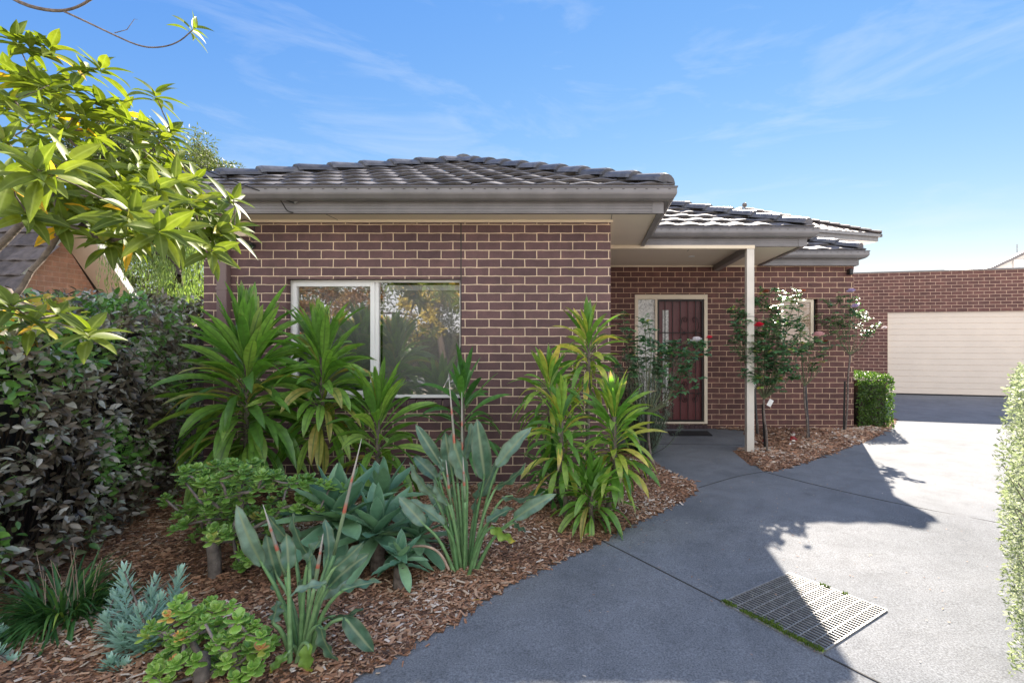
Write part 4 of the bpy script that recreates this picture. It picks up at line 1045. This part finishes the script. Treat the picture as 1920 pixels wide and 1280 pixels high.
# --- roses
M['rose_leaf'] = leafmat('rose leaf', [(0, (.020,.050,.026)), (.5, (.034,.080,.040)), (.85, (.06,.115,.045)), (.96, (.11,.15,.04)), (1, (.20,.17,.04))], .42, .22, k=2.9, spec=.65)
def petalmat(n, c): return leafmat(n, [(0, [x*.85 for x in c]), (1, c)], .6, .35, tcol=(1.1,1.,1.), spots=.04, k=1.)
M['pink'] = petalmat('pink petal', (.95,.52,.49)); M['red'] = petalmat('red petal', (.75,.02,.06)); M['lilac'] = petalmat('lilac petal', (.62,.50,.72)); M['wpetal'] = petalmat('white petal', (.85,.78,.78)); M['rust'] = petalmat('withered petal', (.28,.08,.04))
def bloom(p, r, m_, parent):
    mb = MB(); p = p + V((0,-.12,0)); r *= 1.3
    for k in range(18):
        a = k*2.4; t = k/17; el = 1.5-1.5*t; d = V((cos(a)*cos(el), sin(a)*cos(el), sin(el)))
        mb.leaf(p+V((cos(a),sin(a),0))*r*.1, d, V((0,0,1)), r*(.9+.2*t), r*(.7+.5*t), 4, .2*t, .5, lambda q: sin(pi*.5*min(1,q*1.3))*(1 if q < .8 else .75), r=rnd(), curl=.6)
    mb.build('flower', m_, parent, smooth=True)
def rose(base, graft, tips, nleaf, blooms, label, lowleaf=.35, r0=.013, tagp=None):
    t = empty('rose_bush', base, label, 'rose', 'standard roses by the porch')
    b = MB(); b.tube(chaikin([base-V((0,0,.03)), base.lerp(graft,.35)+V((.015,0,0)), base.lerp(graft,.7)+V((-.01,0,0)), graft], 1), .014, 8); b.build('trunk', M['bark'], t, smooth=True)
    c = MB(); b_ = V(graft); nodes = []
    for q in tips:
        m1 = graft.lerp(q, .35) + V(((q.x-graft.x)*.18, U(-.04,.04), -(q.z-graft.z)*.06)); m2 = graft.lerp(q, .72)+V((U(-.04,.04), U(-.04,.04), .02))
        pts = chaikin([graft, m1, m2, q], 2); k = len(pts); c.tube(pts, [.0065*(1-.7*i/(k-1)) for i in range(k)], 5); nodes += [(p, i/(k-1)) for i, p in enumerate(pts) if i/(k-1) > lowleaf]
        for _ in range(3):
            i = random.randrange(k//3, k-1); p = pts[i]; e = p + rdir(0,1)*U(.08,.2); c.tube([p, p.lerp(e,.5)+V((0,0,.01)), e], [.003,.0025,.0015], 4, cap=False); nodes += [(e, 1.), (p.lerp(e,.6), .9)]
    c.build('canes', M['cane'], t, smooth=True)
    l = MB()
    for _ in range(int(nleaf*3.4)):
        p, u = random.choice(nodes)
        if rnd() > u*.9+.2: continue
        ax = rdir(-.4,.7); stem = U(.04,.09); r = min(1, abs(random.gauss(.35,.3)))
        for j in range(5):
            q = p + ax*stem*(.35+.16*j); sgn = 1 if j % 2 else -1; sd = ax.cross(V((0,0,1))).normalized()
            d = ax if j == 4 else (ax*.5+sd*sgn).normalized()
            l.leaf(q, d, V((0,0,1))+rdir()*.3, U(.042,.062), U(.032,.044), 3, .7, .2, prof_lance, r=min(1,max(0,r+U(-.1,.1))))
    l.build('foliage', M['rose_leaf'], t, smooth=True)
    for p, r, m_ in blooms: bloom(p, r, M[m_], t)
    if tagp is not None:
        g_ = MB(); Mx = Matrix.Translation(tagp) @ Matrix.Rotation(.5, 4, 'Y'); g_.box(-.028,.028,-.001,.001,-.045,.045,Mx); g_.build('plant_tag', M['barge'], t)
    return t
def stake(a, b, label):
    s = MB(); s.bar(a, b, .026, .026); s.bar(b, b+V((0,0,.006)), .02, .02); o = s.build('garden_stake', M['black'], bevel=.002); tag(o, label, 'stake', 'black timber stakes beside the roses'); return o
Y1 = 5.15
rose(G(1219,905,.02), P(1216,778,Y1), [P(x,y,Y1+dy) for x,y,dy in ((1168,590,.2),(1210,600,.1),(1215,612,-.1),(1178,640,.3),(1240,655,0),(1262,640,.1),(1300,645,0),(1322,640,-.1),(1280,660,.2),(1195,660,.1),(1320,660,.1),(1285,690,-.05),(1160,680,.3),(1228,640,.2))],
     105, [(P(1302,640,Y1),.042,'wpetal'), (P(1325,634,Y1-.05),.024,'red'), (P(1310,666,Y1),.02,'rust')], 'standard rose in front of the entrance door with one white bloom', .5)
stake(G(1210,906,.0), P(1211,770,Y1+.02), 'black stake tied to the rose in front of the entrance door')
Y2 = 6.46
rose(G(1438,852,.02), P(1432,748,Y2), [P(x,y,Y2+dy) for x,y,dy in ((1372,580,.1),(1395,590,.0),(1382,625,0),(1410,560,.2),(1432,545,.1),(1455,540,.3),(1470,555,.0),(1440,600,-.2),(1415,620,.1),(1460,610,-.1),(1490,600,.1),(1502,620,.2),(1520,640,.1),(1480,650,-.2),(1430,650,-.2),(1400,655,.1),(1455,660,.1),(1470,690,-.1),(1495,560,.3),(1450,580,.3))],
     330, [(P(1418,612,Y2-.1),.045,'red'), (P(1431,550,Y2),.034,'rust'), (P(1500,548,Y2+.2),.022,'rust')], 'fullest standard rose with dark leaves and one red bloom beside the post', .3, tagp=P(1444,755,Y2-.06))
stake(G(1436,846,.0)+V((0,.03,0)), P(1430,758,Y2+.04), 'slim black stake behind the trunk of the fullest rose')
Y3 = 7.75
rose(G(1422,815,.02), P(1412,735,Y3), [P(x,y,Y3+dy) for x,y,dy in ((1390,660,.1),(1405,620,.0),(1420,650,0),(1375,640,.1),(1440,600,.1))], 26, [], 'thin rose half hidden behind the fullest one, beside the post', .4, tagp=P(1413,724,Y3-.05))
stake(G(1420,817,.0), P(1415,722,Y3-.03), 'black stake standing just right of the cream porch post')
Y4 = 7.2
rose(G(1514,829,.02), P(1508,724,Y4), [P(x,y,Y4+dy) for x,y,dy in ((1500,600,.1),(1490,640,.0),(1515,650,0),(1540,640,.1),(1529,636,-.1),(1492,560,.2),(1552,650,0),(1530,680,.1))],
     44, [(P(1528,631,Y4-.1),.062,'pink'), (P(1541,641,Y4),.028,'rust')], 'slender standard rose with one large pink bloom below the small window', .55)
stake(G(1517,829,.0), P(1510,722,Y4+.02), 'black stake tied to the rose with the pink bloom')
Y5 = 7.86
rose(G(1584,812,.02), P(1594,665,Y5), [P(x,y,Y5+dy) for x,y,dy in ((1545,560,.0),(1560,575,-.1),(1575,550,.1),(1589,552,0),(1597,580,-.1),(1615,590,.1),(1640,618,-.3),(1625,600,.2),(1540,600,.2),(1570,600,.1),(1610,560,.1))],
     60, [(P(1589,549,Y5),.048,'lilac'), (P(1596,577,Y5-.1),.045,'lilac'), (P(1650,616,Y5-.3),.03,'wpetal')], 'tall sparse standard rose with lilac blooms at the right wall corner', .55)
stake(G(1582,814,.0), P(1584,715,Y5-.02), 'black stake tied to the rose with lilac blooms')

# rosemary by the door
M['rosemary'] = leafmat('rosemary leaf', [(0, (.045,.075,.05)), (1, (.11,.15,.11))], .6, .15)
gb = V((.62,6.3,.0)); t = empty('rosemary_bush', gb, 'grey-green rosemary bush against the entrance behind the white rose', 'shrub')
h = MB(); b = MB()
for i in range(170):
    a = U(0,2*pi); e = gb + V((cos(a)*U(.05,.42), sin(a)*U(.05,.4), U(.15,1.15))); 
    k = chaikin([gb+V((cos(a)*.05,sin(a)*.05,0)), gb.lerp(e,.5)+V((cos(a)*.08,sin(a)*.08,-.02)), e, e+V((cos(a)*.06, sin(a)*.06, .10))], 2)
    b.tube(k, .003, 4, cap=False)
    for p in k[3:]:
        for _ in range(16): h.leaf(p+rdir()*.03, rdir(-.2,1), V((0,0,1)), U(.024,.042), .0055, 2, 0, across=1, r=rnd())
h.build('foliage', M['rosemary'], t); b.build('stems', M['bark_dark'], t)

# garden ornaments
M['orn_red'] = plain('red glaze', (.28,.02,.02), .3); M['orn_white'] = plain('white glaze', (.7,.66,.6), .35); M['orn_brown'] = plain('brown glaze', (.13,.045,.03), .4)
def ornament(c, label, s=1.):
    t = empty('garden_ornament', c, label, 'ornament', 'small ceramic ornaments in the rose bed')
    b = MB(); ball(b, c+V((0,0,.055*s)), .042*s, 1.2); b.build('body', M['orn_white'], t, smooth=True)
    b = MB(); ball(b, c+V((0,-.012*s,.085*s)), .038*s, .7); ball(b, c+V((-.035*s,-.03*s,.07*s)), .016*s); ball(b, c+V((.035*s,-.03*s,.07*s)), .016*s); b.build('jacket', M['orn_red'], t, smooth=True)
    b = MB(); ball(b, c+V((0,-.005*s,.135*s)), .032*s); b.build('head', M['orn_white'], t, smooth=True)
    b = MB(); ball(b, c+V((0,0,.162*s)), .030*s, .55); b.tube([c+V((0,0,.152*s)), c+V((0,0,.156*s))], .04*s, 14); b.build('hat', M['orn_brown'], t, smooth=True)
    b = MB()
    for sx in (-1,1): ball(b, c+V((sx*.026*s,-.035*s,.018*s)), .02*s, .8)
    b.build('feet', M['orn_brown'], t, smooth=True)
    b = MB()
    for sx in (-1,1): ball(b, c+V((sx*.011*s,-.034*s,.14*s)), .005*s)
    b.build('eyes', M['black'], t)
ornament(G(1486,830,.045)+V((0,0,-.015)), 'small seated figurine in red and white on the bark chips')
ornament(G(1443,838,.04)+V((0,.2,-.01)), 'small red and white figurine half hidden behind the fullest rose trunk', .8)

# loose things on the ground
M['leafdry'] = plain('dry yellow leaf', (.42,.26,.04), .7, 0, .3, 40)
def litter(x, y, L, m_, label, a=0.):
    p = G(x, y, .06); mb = MB(); mb.leaf(p, V((cos(a), sin(a), .08)), V((0,.1,1)), L, L*.28, 6, .25, .25, prof_lance, twist=U(-.3,.3)); o = mb.build('fallen_leaf', m_); tag(o, label, 'leaf', 'fallen leaves on the bark chips')
litter(505,1243,.09,M['leafdry'],'yellow fallen leaf on bark chips left of front bird of paradise') if False else None
litter(122,1242,.075,M['leafdry'],'yellow fallen leaf below the lily turf, right of the paler one',.1)
litter(98,1236,.06,M['leafdry'],'small pale yellow fallen leaf below the middle of the lily turf',-.3)
litter(142,1240,.20,M['deadleaf'],'long brown fallen leaf between lily turf and grey shrub',.9)
litter(885,1125,.05,M['leafdry'],'yellow fallen leaf near the driveway edge, right of front bird of paradise',.2)
sc_ = MB()
for i in range(900):
    x, y = U(-1,4.4), U(2.2,8.5)
    if inside(x, y, bed1) or inside(x, y, bed2) or (x < .2 and y > 4.9): continue
    if mn.noise(V((x*1.1,y*1.1,8))) < -.05 and rnd() < .75: continue
    a = U(0,6.28); sc_.leaf(V((x,y,zg(y)+.004)), V((cos(a),sin(a),.15)), V((0,0,1)), U(.008,.028), U(.004,.010), 2, .2, across=1, r=U(.2,1))
tag(sc_.build('leaf_litter', M['chip']), 'scattered tiny dry leaves and twigs lying on the driveway', 'litter', kind='stuff')

# ------------------------------------------------------------------ the near tree at left
M['mag'] = leafmat('tree leaf', [(0, (.06,.095,.014)), (.5, (.105,.15,.020)), (.9, (.16,.20,.028)), (.965, (.18,.21,.03)), (1, (.55,.33,.03))], .46, .40, rib=(.20,.26,.07), spec=.35, tcol=(1.9,1.85,.6), k=1.25)
tr = empty('broadleaf_tree', (-4.0,2.6,0), 'leafy tree with glossy yellow-green leaf whorls reaching in from left edge', 'tree')
wh_ = [(95,88,3.0),(28,72,2.9),(190,125,2.9),(92,160,2.8),(25,185,2.6),(292,175,3.0),(322,245,3.1),(245,228,3.3),(178,250,3.4),(62,232,2.6),(8,262,2.4),(130,300,2.2),(70,318,1.95),(205,300,3.2),(262,305,3.0),(330,300,3.2),(368,335,3.2),(182,372,2.7),(250,400,2.3),(312,392,2.6),(300,432,2.3),(392,398,3.1),(412,432,2.9),(438,372,3.0),(440,425,3.0),(60,150,3.1),(140,160,3.2),(345,352,3.0),(50,398,2.4),(120,420,2.6),(18,335,2.2),(205,452,2.7),(215,332,2.9),(352,378,2.8),(150,205,3.2),(232,205,3.4),(15,130,3.2),(305,262,3.0),(270,240,3.2),(335,430,2.5),(380,372,3.0),(120,250,3.0),(45,150,3.1),(290,352,2.6),(235,345,2.8),(160,335,2.8),(95,360,2.6),(250,440,2.7),(385,440,2.9),(330,338,2.9),(60,275,2.8),(10,200,3.1),(100,205,3.2),(190,190,3.3),(400,470,2.8),(225,380,3.0)]
tips = [P(x,y,Y) for x,y,Y in wh_]; low = [P(108,590,2.5), P(168,618,2.1), P(60,600,2.3), P(20,570,2.2)]
b = MB(); root = [V((-4.0,2.6,.0)), V((-3.95,2.62,.7)), V((-3.75,2.65,1.35)), P(-60,520,2.7), P(60,400,2.85), P(130,300,2.95)]
b.tube(chaikin(root[:5], 2), [.05-.036*i/(len(chaikin(root[:5],2))-1) for i in range(len(chaikin(root[:5],2)))], 9)
skeleton(b, root, tips+low, .016, .003, 6, .05, .2)
br_ = chaikin([P(-60,-60,2.9), P(30,5,2.9), P(95,22,2.9), P(140,18,2.9), P(185,-10,2.85)], 2); b.tube(br_, [.012-.006*i/(len(br_)-1) for i in range(len(br_))], 6)
br_ = chaikin([P(120,22,2.9), P(155,38,2.9), P(205,62,2.9), P(262,88,2.9), P(300,90,2.9), P(335,80,2.9), P(362,56,2.9)], 2); b.tube(br_, [.006-.003*i/(len(br_)-1) for i in range(len(br_))], 5)
b.tube([P(215,62,2.9), P(238,56,2.9), P(252,36,2.9), P(258,37,2.9)], [.003,.002,.0012,.001], 4)
b.build('trunk', M['bark'], tr, smooth=True)
h = MB()
def whorl(mb, c, n, L, W, up):
    ax = up.normalized(); x = ax.cross(V((.9,.2,.1))).normalized(); y = ax.cross(x); a0 = U(0,6)
    for k in range(n):
        a = a0 + k*2.4; t = k/n; el = -.15+1.15*t + U(-.15,.15)
        d = (x*cos(a)+y*sin(a))*cos(el)+ax*sin(el)
        rr = min(.97, max(0, random.gauss(.5,.22)))
        if t < .15 and rnd() < .10: rr = 1.
        mb.leaf(c - ax*.05*(1-t), d, ax, L*U(.75,1.12)*(1-.35*t), W*U(.85,1.1), 7, U(.5,1.2)*(1-.5*t), .35, prof_lance, r=rr, twist=U(-.4,.4), curl=U(-.2,.1))
cen = P(150,330,3.0)
for q in tips:
    whorl(h, q, random.randint(9,12), .205, .051, (q-cen).normalized()*.7 + V((.1,-.1,.8)) + rdir()*.3)
    if rnd() < .55: whorl(h, q - (q-cen).normalized()*.12 + rdir()*.1, 8, .17, .048, (q-cen).normalized()*.8 + V((0,0,.3)) + rdir()*.5)
for q in low: whorl(h, q, 11, .17, .048, V((.3,-.2,.8)))
whorl(h, P(366,50,2.9), 10, .14, .034, V((.5,0,.6)))
h.build('foliage', M['mag'], tr, smooth=True)

# ------------------------------------------------------------------ neighbours and trees behind
def fine_tree(name, label, base, crown, n, m_, L, W, trunk, group=None, weep=0., nb=60, seg=2, across=1, clump=.22):
    """crown: list of (centre, radii); leaves hang in clumps so that sky shows between them"""
    t = empty(name, base, label, 'tree', group)
    cl = []
    tot = sum(r.x*r.y*r.z for c, r in crown)
    for c, r in crown:
        for _ in range(max(3, int(nb*r.x*r.y*r.z/tot))):
            d = rdir()*(rnd()**.45); cl.append(V((c.x+d.x*r.x, c.y+d.y*r.y, c.z+d.z*r.z)))
    b = MB(); mid_ = V(base).lerp(crown[0][0], .55); b.tube(chaikin([V(base), V(base).lerp(mid_,.5)+V((trunk*1.5,0,0)), mid_], 1), [trunk*1.2, trunk, trunk*.9, trunk*.75] if len(chaikin([V(base)]*3,1)) == 4 else trunk, 9)
    skeleton(b, mid_, cl, trunk*.7, .008, 5, .06); b.build('trunk', M['bark_dark'], t, smooth=True)
    h = MB(); per = n//len(cl)
    for c in cl:
        rr = clump*U(.6,1.3); tone = U(-.25,.25)
        for _ in range(per):
            d = rdir(); q = c + d*rr*rnd()**.5
            if weep: q.z -= rnd()*weep; dd = (V((U(-.4,.4),U(-.4,.4),-1)))
            else: dd = d*.5+rdir()
            h.leaf(q, dd, rdir(), L*U(.6,1.2), W*U(.7,1.2), seg, 0, .2, prof_lance, r=min(1,max(0,.5+tone+U(-.3,.3))), across=across)
    h.build('foliage', m_, t)
    return t
M['pepper'] = leafmat('fine weeping leaf', [(0, (.045,.07,.03)), (.6, (.085,.12,.05)), (1, (.15,.18,.07))], .55, .4)
M['olive'] = leafmat('grey-green tree leaf', [(0, (.02,.028,.012)), (1, (.06,.072,.028))], .5, .3)
fine_tree('weeping_tree', 'weeping fine-leaved green tree behind the hedge, left of the house wall', P(300,640,8.6)*1.0+V((0,0,-EYE)) if False else V((-7.3,8.6,0)),
    [(P(325,480,8.6), V((.85,.8,1.15))), (P(365,420,8.8), V((.7,.7,.75))), (P(275,350,8.8), V((.8,.8,.7)))], 20000, M['pepper'], .11, .014, .11, 'trees behind the left hedge', .55, 95)
fine_tree('background_tree', 'taller olive-green tree showing above the left end of the house roof', V((-9.8,11.6,0)),
    [(P(330,312,11.6), V((1.4,1.0,.75))), (P(210,295,11.6), V((1.3,1.0,.9))), (P(395,330,11.8), V((.70,.8,.42))), (P(250,400,11.6), V((1.5,1.0,1.0)))], 46000, M['olive'], .11, .026, .14, 'trees behind the left hedge', 0., 150, clump=.3)
fine_tree('background_tree', 'dark bushy tree filling the gap between neighbour gable and weeping tree', V((-13,13.5,0)),
    [(P(190,480,13.5), V((2.6,1.2,2.0))), (P(330,560,13.0), V((2.2,1.2,1.6)))], 12000, M['olive'], .16, .05, .16, 'trees behind the left hedge', 0., 90, clump=.5)

# neighbour's brick gable
nh = empty('neighbour_house', (-9,7.5,0), 'neighbouring pinkish brick gable with white bargeboards behind the left hedge', 'house')
def N_(x, y, X=-9.0):                            # a point on the gable wall, which runs away from us
    s = (CX-x)/-X; return V((X, F/s, EYE-(y-CY)/s))
def slab(mb, pts, off):                          # a thick panel: pts extruded by off
    n = len(pts); vs = list(pts) + [p+off for p in pts]
    mb.add(vs, [tuple(range(n)), tuple(range(n,2*n))[::-1]] + [(i, n+i, n+(i+1)%n, (i+1)%n) for i in range(n)])
ap = N_(104,428); lf_ = N_(-90,628); rt = N_(192,600)
w = MB(); slab(w, [lf_, V((-9,lf_.y,0)), V((-9,rt.y,0)), V((-9,rt.y,N_(160,565).z)), ap], V((-.2,0,0))); w.build('gable_wall', M['brick_pink'], nh)
w = MB(); e = V((.21,0,0)); u0 = V((0,0,.10))
slab(w, [ap+u0+e, lf_+u0+e, lf_-V((0,0,.10))+e, ap-V((0,0,.10))+e], V((-.03,0,0)))
R1 = N_(205,572)
slab(w, [V((-8.42,ap.y,ap.z+.10)), V((-8.42,ap.y,ap.z-.08)), V((-8.42, R1.y, R1.z-.08)), V((-8.42, R1.y, R1.z+.10))], V((-.03,0,0))); w.build('bargeboard', M['barge'], nh)
w = MB(); slab(w, [ap+V((.01,0,-.02)), V((-8.99,R1.y,R1.z-.02)), V((-8.45,R1.y,R1.z-.02)), V((-8.45,ap.y,ap.z-.02))], V((0,0,-.02)))
slab(w, [ap+V((.01,0,-.02)), lf_+V((.01,0,-.02)), lf_+V((.12,0,-.02)), ap+V((.12,0,-.02))], V((0,0,-.02))); w.build('eave_lining', M['soffit'], nh)
tn = (ap.z-lf_.z)/(ap.y-lf_.y)
nr_ = roof_face(V((-9.0+.17, lf_.y, lf_.z+.11)), V((-1,0)), V((0,1)), 6, 8, [((0,-1),(0,ap.y))], nh, 'roof', M['tile_nh'], tan=tn)
w = MB(); tn2 = (ap.z-R1.z)/(R1.y-ap.y)
slab(w, [V((-8.44,ap.y,ap.z+.12)), V((-15,ap.y,ap.z+.12)), V((-15,R1.y,R1.z+.12)), V((-8.44,R1.y,R1.z+.12))], V((0,0,.03))); w.build('rear_roof', M['tile_nh'], nh)

# two storey house behind the porch roof
by = 19.; c0 = P(1645,440,by)
bh_ = empty('rear_house', (c0.x, c0.y, 0), 'two storey house with sunlit tiled hip roof rising behind the porch roof', 'house', None, R(18))
def lb(mb, name, m_, **k):
    o = mb.build(name, m_, None, **k); o.parent = bh_; return o
ez = c0.z
w = MB(); w.box(-6.4, -.55, .55, 6, 0, ez-.28); lb(w, 'wall', M['colorbond'])
w = MB(); w.box(-7, 0, 0, 6.6, ez-.27, ez-.255); lb(w, 'eave_lining', M['barge'])
w = MB(); frame(w, 0, 1, 0, 1, 0, 1, .1) if False else None
for a_ in ((-7, 0, -.02, 0), (-7, 0, 6.6, 6.62)): w.box(a_[0], a_[1], a_[2], a_[3], ez-.25, ez-.02)
w.box(0, .02, -.02, 6.62, ez-.25, ez-.02); w.box(-7.02, -7, -.02, 6.62, ez-.25, ez-.02)
w.box(-7, .1, -.12, -.025, ez-.10, ez+.0); w.box(.025, .12, -.12, 6.6, ez-.10, ez+.0); lb(w, 'gutter', plain('grey gutter', (.22,.22,.22), .4))
w = MB(); w.box(-.75, -.66, .40, .545, 0, ez-.3); lb(w, 'downpipe', M['barge'])
rf = roof_face(V((-7.3,0,ez)), V((1,0)), V((0,1)), 7.6, 11, [((1,-1),(-7.1,-.1)), ((-1,-1),(.1,-.1))], None, 'roof', M['tile_far'], tan=.42); rf.parent = bh_
rf = roof_face(V((.1,7,ez)), V((0,-1)), V((-1,0)), 7.2, 11, [((1,1),(.1,-.1)), ((1,-1),(.1,6.7))], None, 'roof', M['tile_far'], tan=.42); rf.parent = bh_
cp = caps(V((.1,-.1,ez+.05)), V((-3.4,3.4,ez+.05+.42*3.5)), None, M['tile_far']); cp.parent = bh_
cp = caps(V((-7.1,-.1,ez+.05)), V((-3.6,3.4,ez+.05+.42*3.5)), None, M['tile_far']); cp.parent = bh_
w = MB(); ball(w, V((-3.45,3.4,ez+1.68)), .10); lb(w, 'finial', M['tile_far'])
# far right gable above the garage
fr_ = empty('far_house', P(1900,480,26)*1.0, 'pale rendered gable of a far house above the garage wall at right', 'house'); fr_.location.z = 0
Yf = 24.
def K_(x, y): return P(x, y, Yf)
w = MB(); slab(w, [K_(1856,505), K_(1915,478), K_(2000,478), K_(2000,600), K_(1856,600)], V((0,6,0))); w.build('wall', M['barge'], fr_)
w = MB(); slab(w, [K_(1848,503), K_(1912,473), K_(2000,462), K_(2000,467), K_(1914,478), K_(1852,507)], V((0,-.3,0))); w.build('roof_edge', M['jasper'], fr_)
w = MB(); slab(w, [K_(1848,503), K_(1912,473), K_(2000,462), K_(2000,440), K_(1915,468)], V((0,6,1.0))); 
w = MB(); a_ = K_(1901,488); w.box(a_.x, a_.x+.55, Yf-.03, Yf-.002, a_.z-.5, a_.z); w.build('window', M['glass'], fr_)
w = MB(); a_ = K_(1899,486); frame(w, a_.x, a_.x+.7, a_.z-.6, a_.z, Yf-.05, Yf-.031, .05); w.build('window_frame', M['white_frame'], fr_)
w = MB(); w.tube([K_(1907,474), K_(1907,458)], .02, 5); w.build('antenna', M['steel'], fr_)

# ------------------------------------------------------------------ across the street, seen only as reflections in the window
M['orange'] = leafmat('autumn leaf', [(0, (.10,.045,.02)), (.5, (.20,.10,.035)), (1, (.32,.22,.08))], .6, .3, k=1.)
M['yellow'] = leafmat('yellow leaf', [(0, (.20,.17,.03)), (1, (.50,.38,.06))], .6, .3, k=1.)
GR = 'garden trees mirrored in the window'
fine_tree('autumn_tree', 'orange-leaved tree mirrored in the left window pane', V((-7.5,-4.5,0)), [(V((-7.5,-4.5,2.5)), V((1.6,1.0,1.3)))], 5000, M['orange'], .11, .07, .1, GR, 0., 45)
fine_tree('autumn_tree', 'yellow-leaved tree mirrored in the right window pane', V((-4.6,-4.8,0)), [(V((-4.6,-4.8,2.9)), V((1.3,1.0,1.2)))], 5000, M['yellow'], .11, .07, .09, GR, 0., 45)
fine_tree('evergreen_tree', 'dark green tree mirrored between the autumn trees in the window', V((-5.3,-7.0,0)), [(V((-5.3,-7.0,3.6)), V((3.2,1.2,2.2))), (V((-1.0,-7.2,3.4)), V((2.6,1.2,2.4))), (V((-9.6,-7.2,3.4)), V((2.6,1.2,2.4))), (V((-5.5,-7.4,1.2)), V((5.5,.8,1.1))), (V((-6.5,-7.6,4.6)), V((4.5,.8,1.6)))], 34000, M['olive'], .14, .06, .16, GR, 0., 260, clump=.6)
w = MB()
for i in range(80): x = -12+i*.2; w.box(x, x+.19, -8.6, -8.57, 0, 1.7, None, rnd())
o = w.build('paling_fence', plain('brown fence', (.06,.045,.04), .9, 0, .2, 5)); tag(o, 'brown timber fence mirrored low in the front window', 'fence')

# ------------------------------------------------------------------ light, sky, camera
EL, AZM = R(33.9), R(22.1)
sd_ = V((sin(AZM)*cos(EL), cos(AZM)*cos(EL), sin(EL)))
ld = bpy.data.lights.new('sun', 'SUN'); ld.energy = 5.0; ld.angle = R(.53); ld.color = (1, .89, .76)
lo = bpy.data.objects.new('sun', ld); col.objects.link(lo); lo.rotation_euler = (-sd_).to_track_quat('-Z', 'Y').to_euler(); lo.location = sd_*30
wd_ = bpy.data.worlds.new('World'); S.world = wd_; wd_.use_nodes = True; nt = wd_.node_tree; L = nt.links.new
bg = nt.nodes['Background']
sky = N(nt, 'ShaderNodeTexSky'); sky.sky_type = 'NISHITA'; sky.sun_disc = False; sky.sun_elevation = EL; sky.sun_rotation = AZM
sky.air_density = 1.; sky.dust_density = .0; sky.ozone_density = 3.; sky.altitude = 20
sp_ = N(nt, 'ShaderNodeSeparateColor'); L(sky.outputs[0], sp_.inputs[0]); cc_ = N(nt, 'ShaderNodeCombineColor')
for ch, (k_, p_) in enumerate(((.31, 1.36), (.545, .86), (1.80, .26))):       # camera-like response: soft highlights near the sun
    pw = N(nt, 'ShaderNodeMath', operation='POWER'); L(sp_.outputs[ch], pw.inputs[0]); pw.inputs[1].default_value = p_
    ml = N(nt, 'ShaderNodeMath', operation='MULTIPLY'); L(pw.outputs[0], ml.inputs[0]); ml.inputs[1].default_value = k_; L(ml.outputs[0], cc_.inputs[ch])
tc = N(nt, 'ShaderNodeTexCoord'); mp = N(nt, 'ShaderNodeMapping'); mp.inputs['Scale'].default_value = (1.1, 1.1, 4.6); mp.inputs['Rotation'].default_value = (.06, .12, .9); L(tc.outputs['Generated'], mp.inputs['Vector'])
no = N(nt, 'ShaderNodeTexNoise', Scale=3.1, Detail=9., Roughness=.6, Distortion=.5); L(mp.outputs[0], no.inputs['Vector'])
cr = ramp(nt, [(.52, (0,0,0)), (.80, (.34,.34,.34))]); L(no.outputs['Fac'], cr.inputs['Fac'])
mc = mixc(nt, cc_.outputs[0], (2.7, 2.9, 3.15), cr.outputs['Color'])
# unseen bright cloud added behind the photographer, to fill the shaded facade with light
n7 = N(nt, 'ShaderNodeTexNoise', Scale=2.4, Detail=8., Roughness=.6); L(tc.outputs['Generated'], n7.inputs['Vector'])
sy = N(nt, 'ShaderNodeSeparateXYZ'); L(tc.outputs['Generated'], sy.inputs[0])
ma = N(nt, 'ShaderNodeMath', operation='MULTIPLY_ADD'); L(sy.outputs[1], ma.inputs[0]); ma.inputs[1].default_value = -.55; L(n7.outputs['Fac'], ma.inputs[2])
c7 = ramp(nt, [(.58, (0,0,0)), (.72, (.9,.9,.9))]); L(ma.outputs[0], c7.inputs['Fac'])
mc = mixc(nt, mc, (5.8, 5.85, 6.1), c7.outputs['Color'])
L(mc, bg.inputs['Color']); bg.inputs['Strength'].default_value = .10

cd = bpy.data.cameras.new('camera'); cd.sensor_width = 36; cd.lens = F/1920*36; cd.shift_x = -(CX-960)/1920; cd.shift_y = -(640-CY)/1920; cd.clip_start = .05; cd.clip_end = 2000
co_ = bpy.data.objects.new('camera', cd); col.objects.link(co_); co_.location = (0,0,EYE); co_.rotation_euler = (R(90),0,0); S.camera = co_
S.view_settings.view_transform = 'Standard'; S.view_settings.look = 'None'; S.view_settings.exposure = 1.8; S.view_settings.gamma = 1; S.view_settings.use_curve_mapping = False
S.cycles.max_bounces = 8; S.cycles.diffuse_bounces = 4; S.cycles.glossy_bounces = 4; S.cycles.transmission_bounces = 4; S.cycles.transparent_max_bounces = 8
S.cycles.use_denoising = True
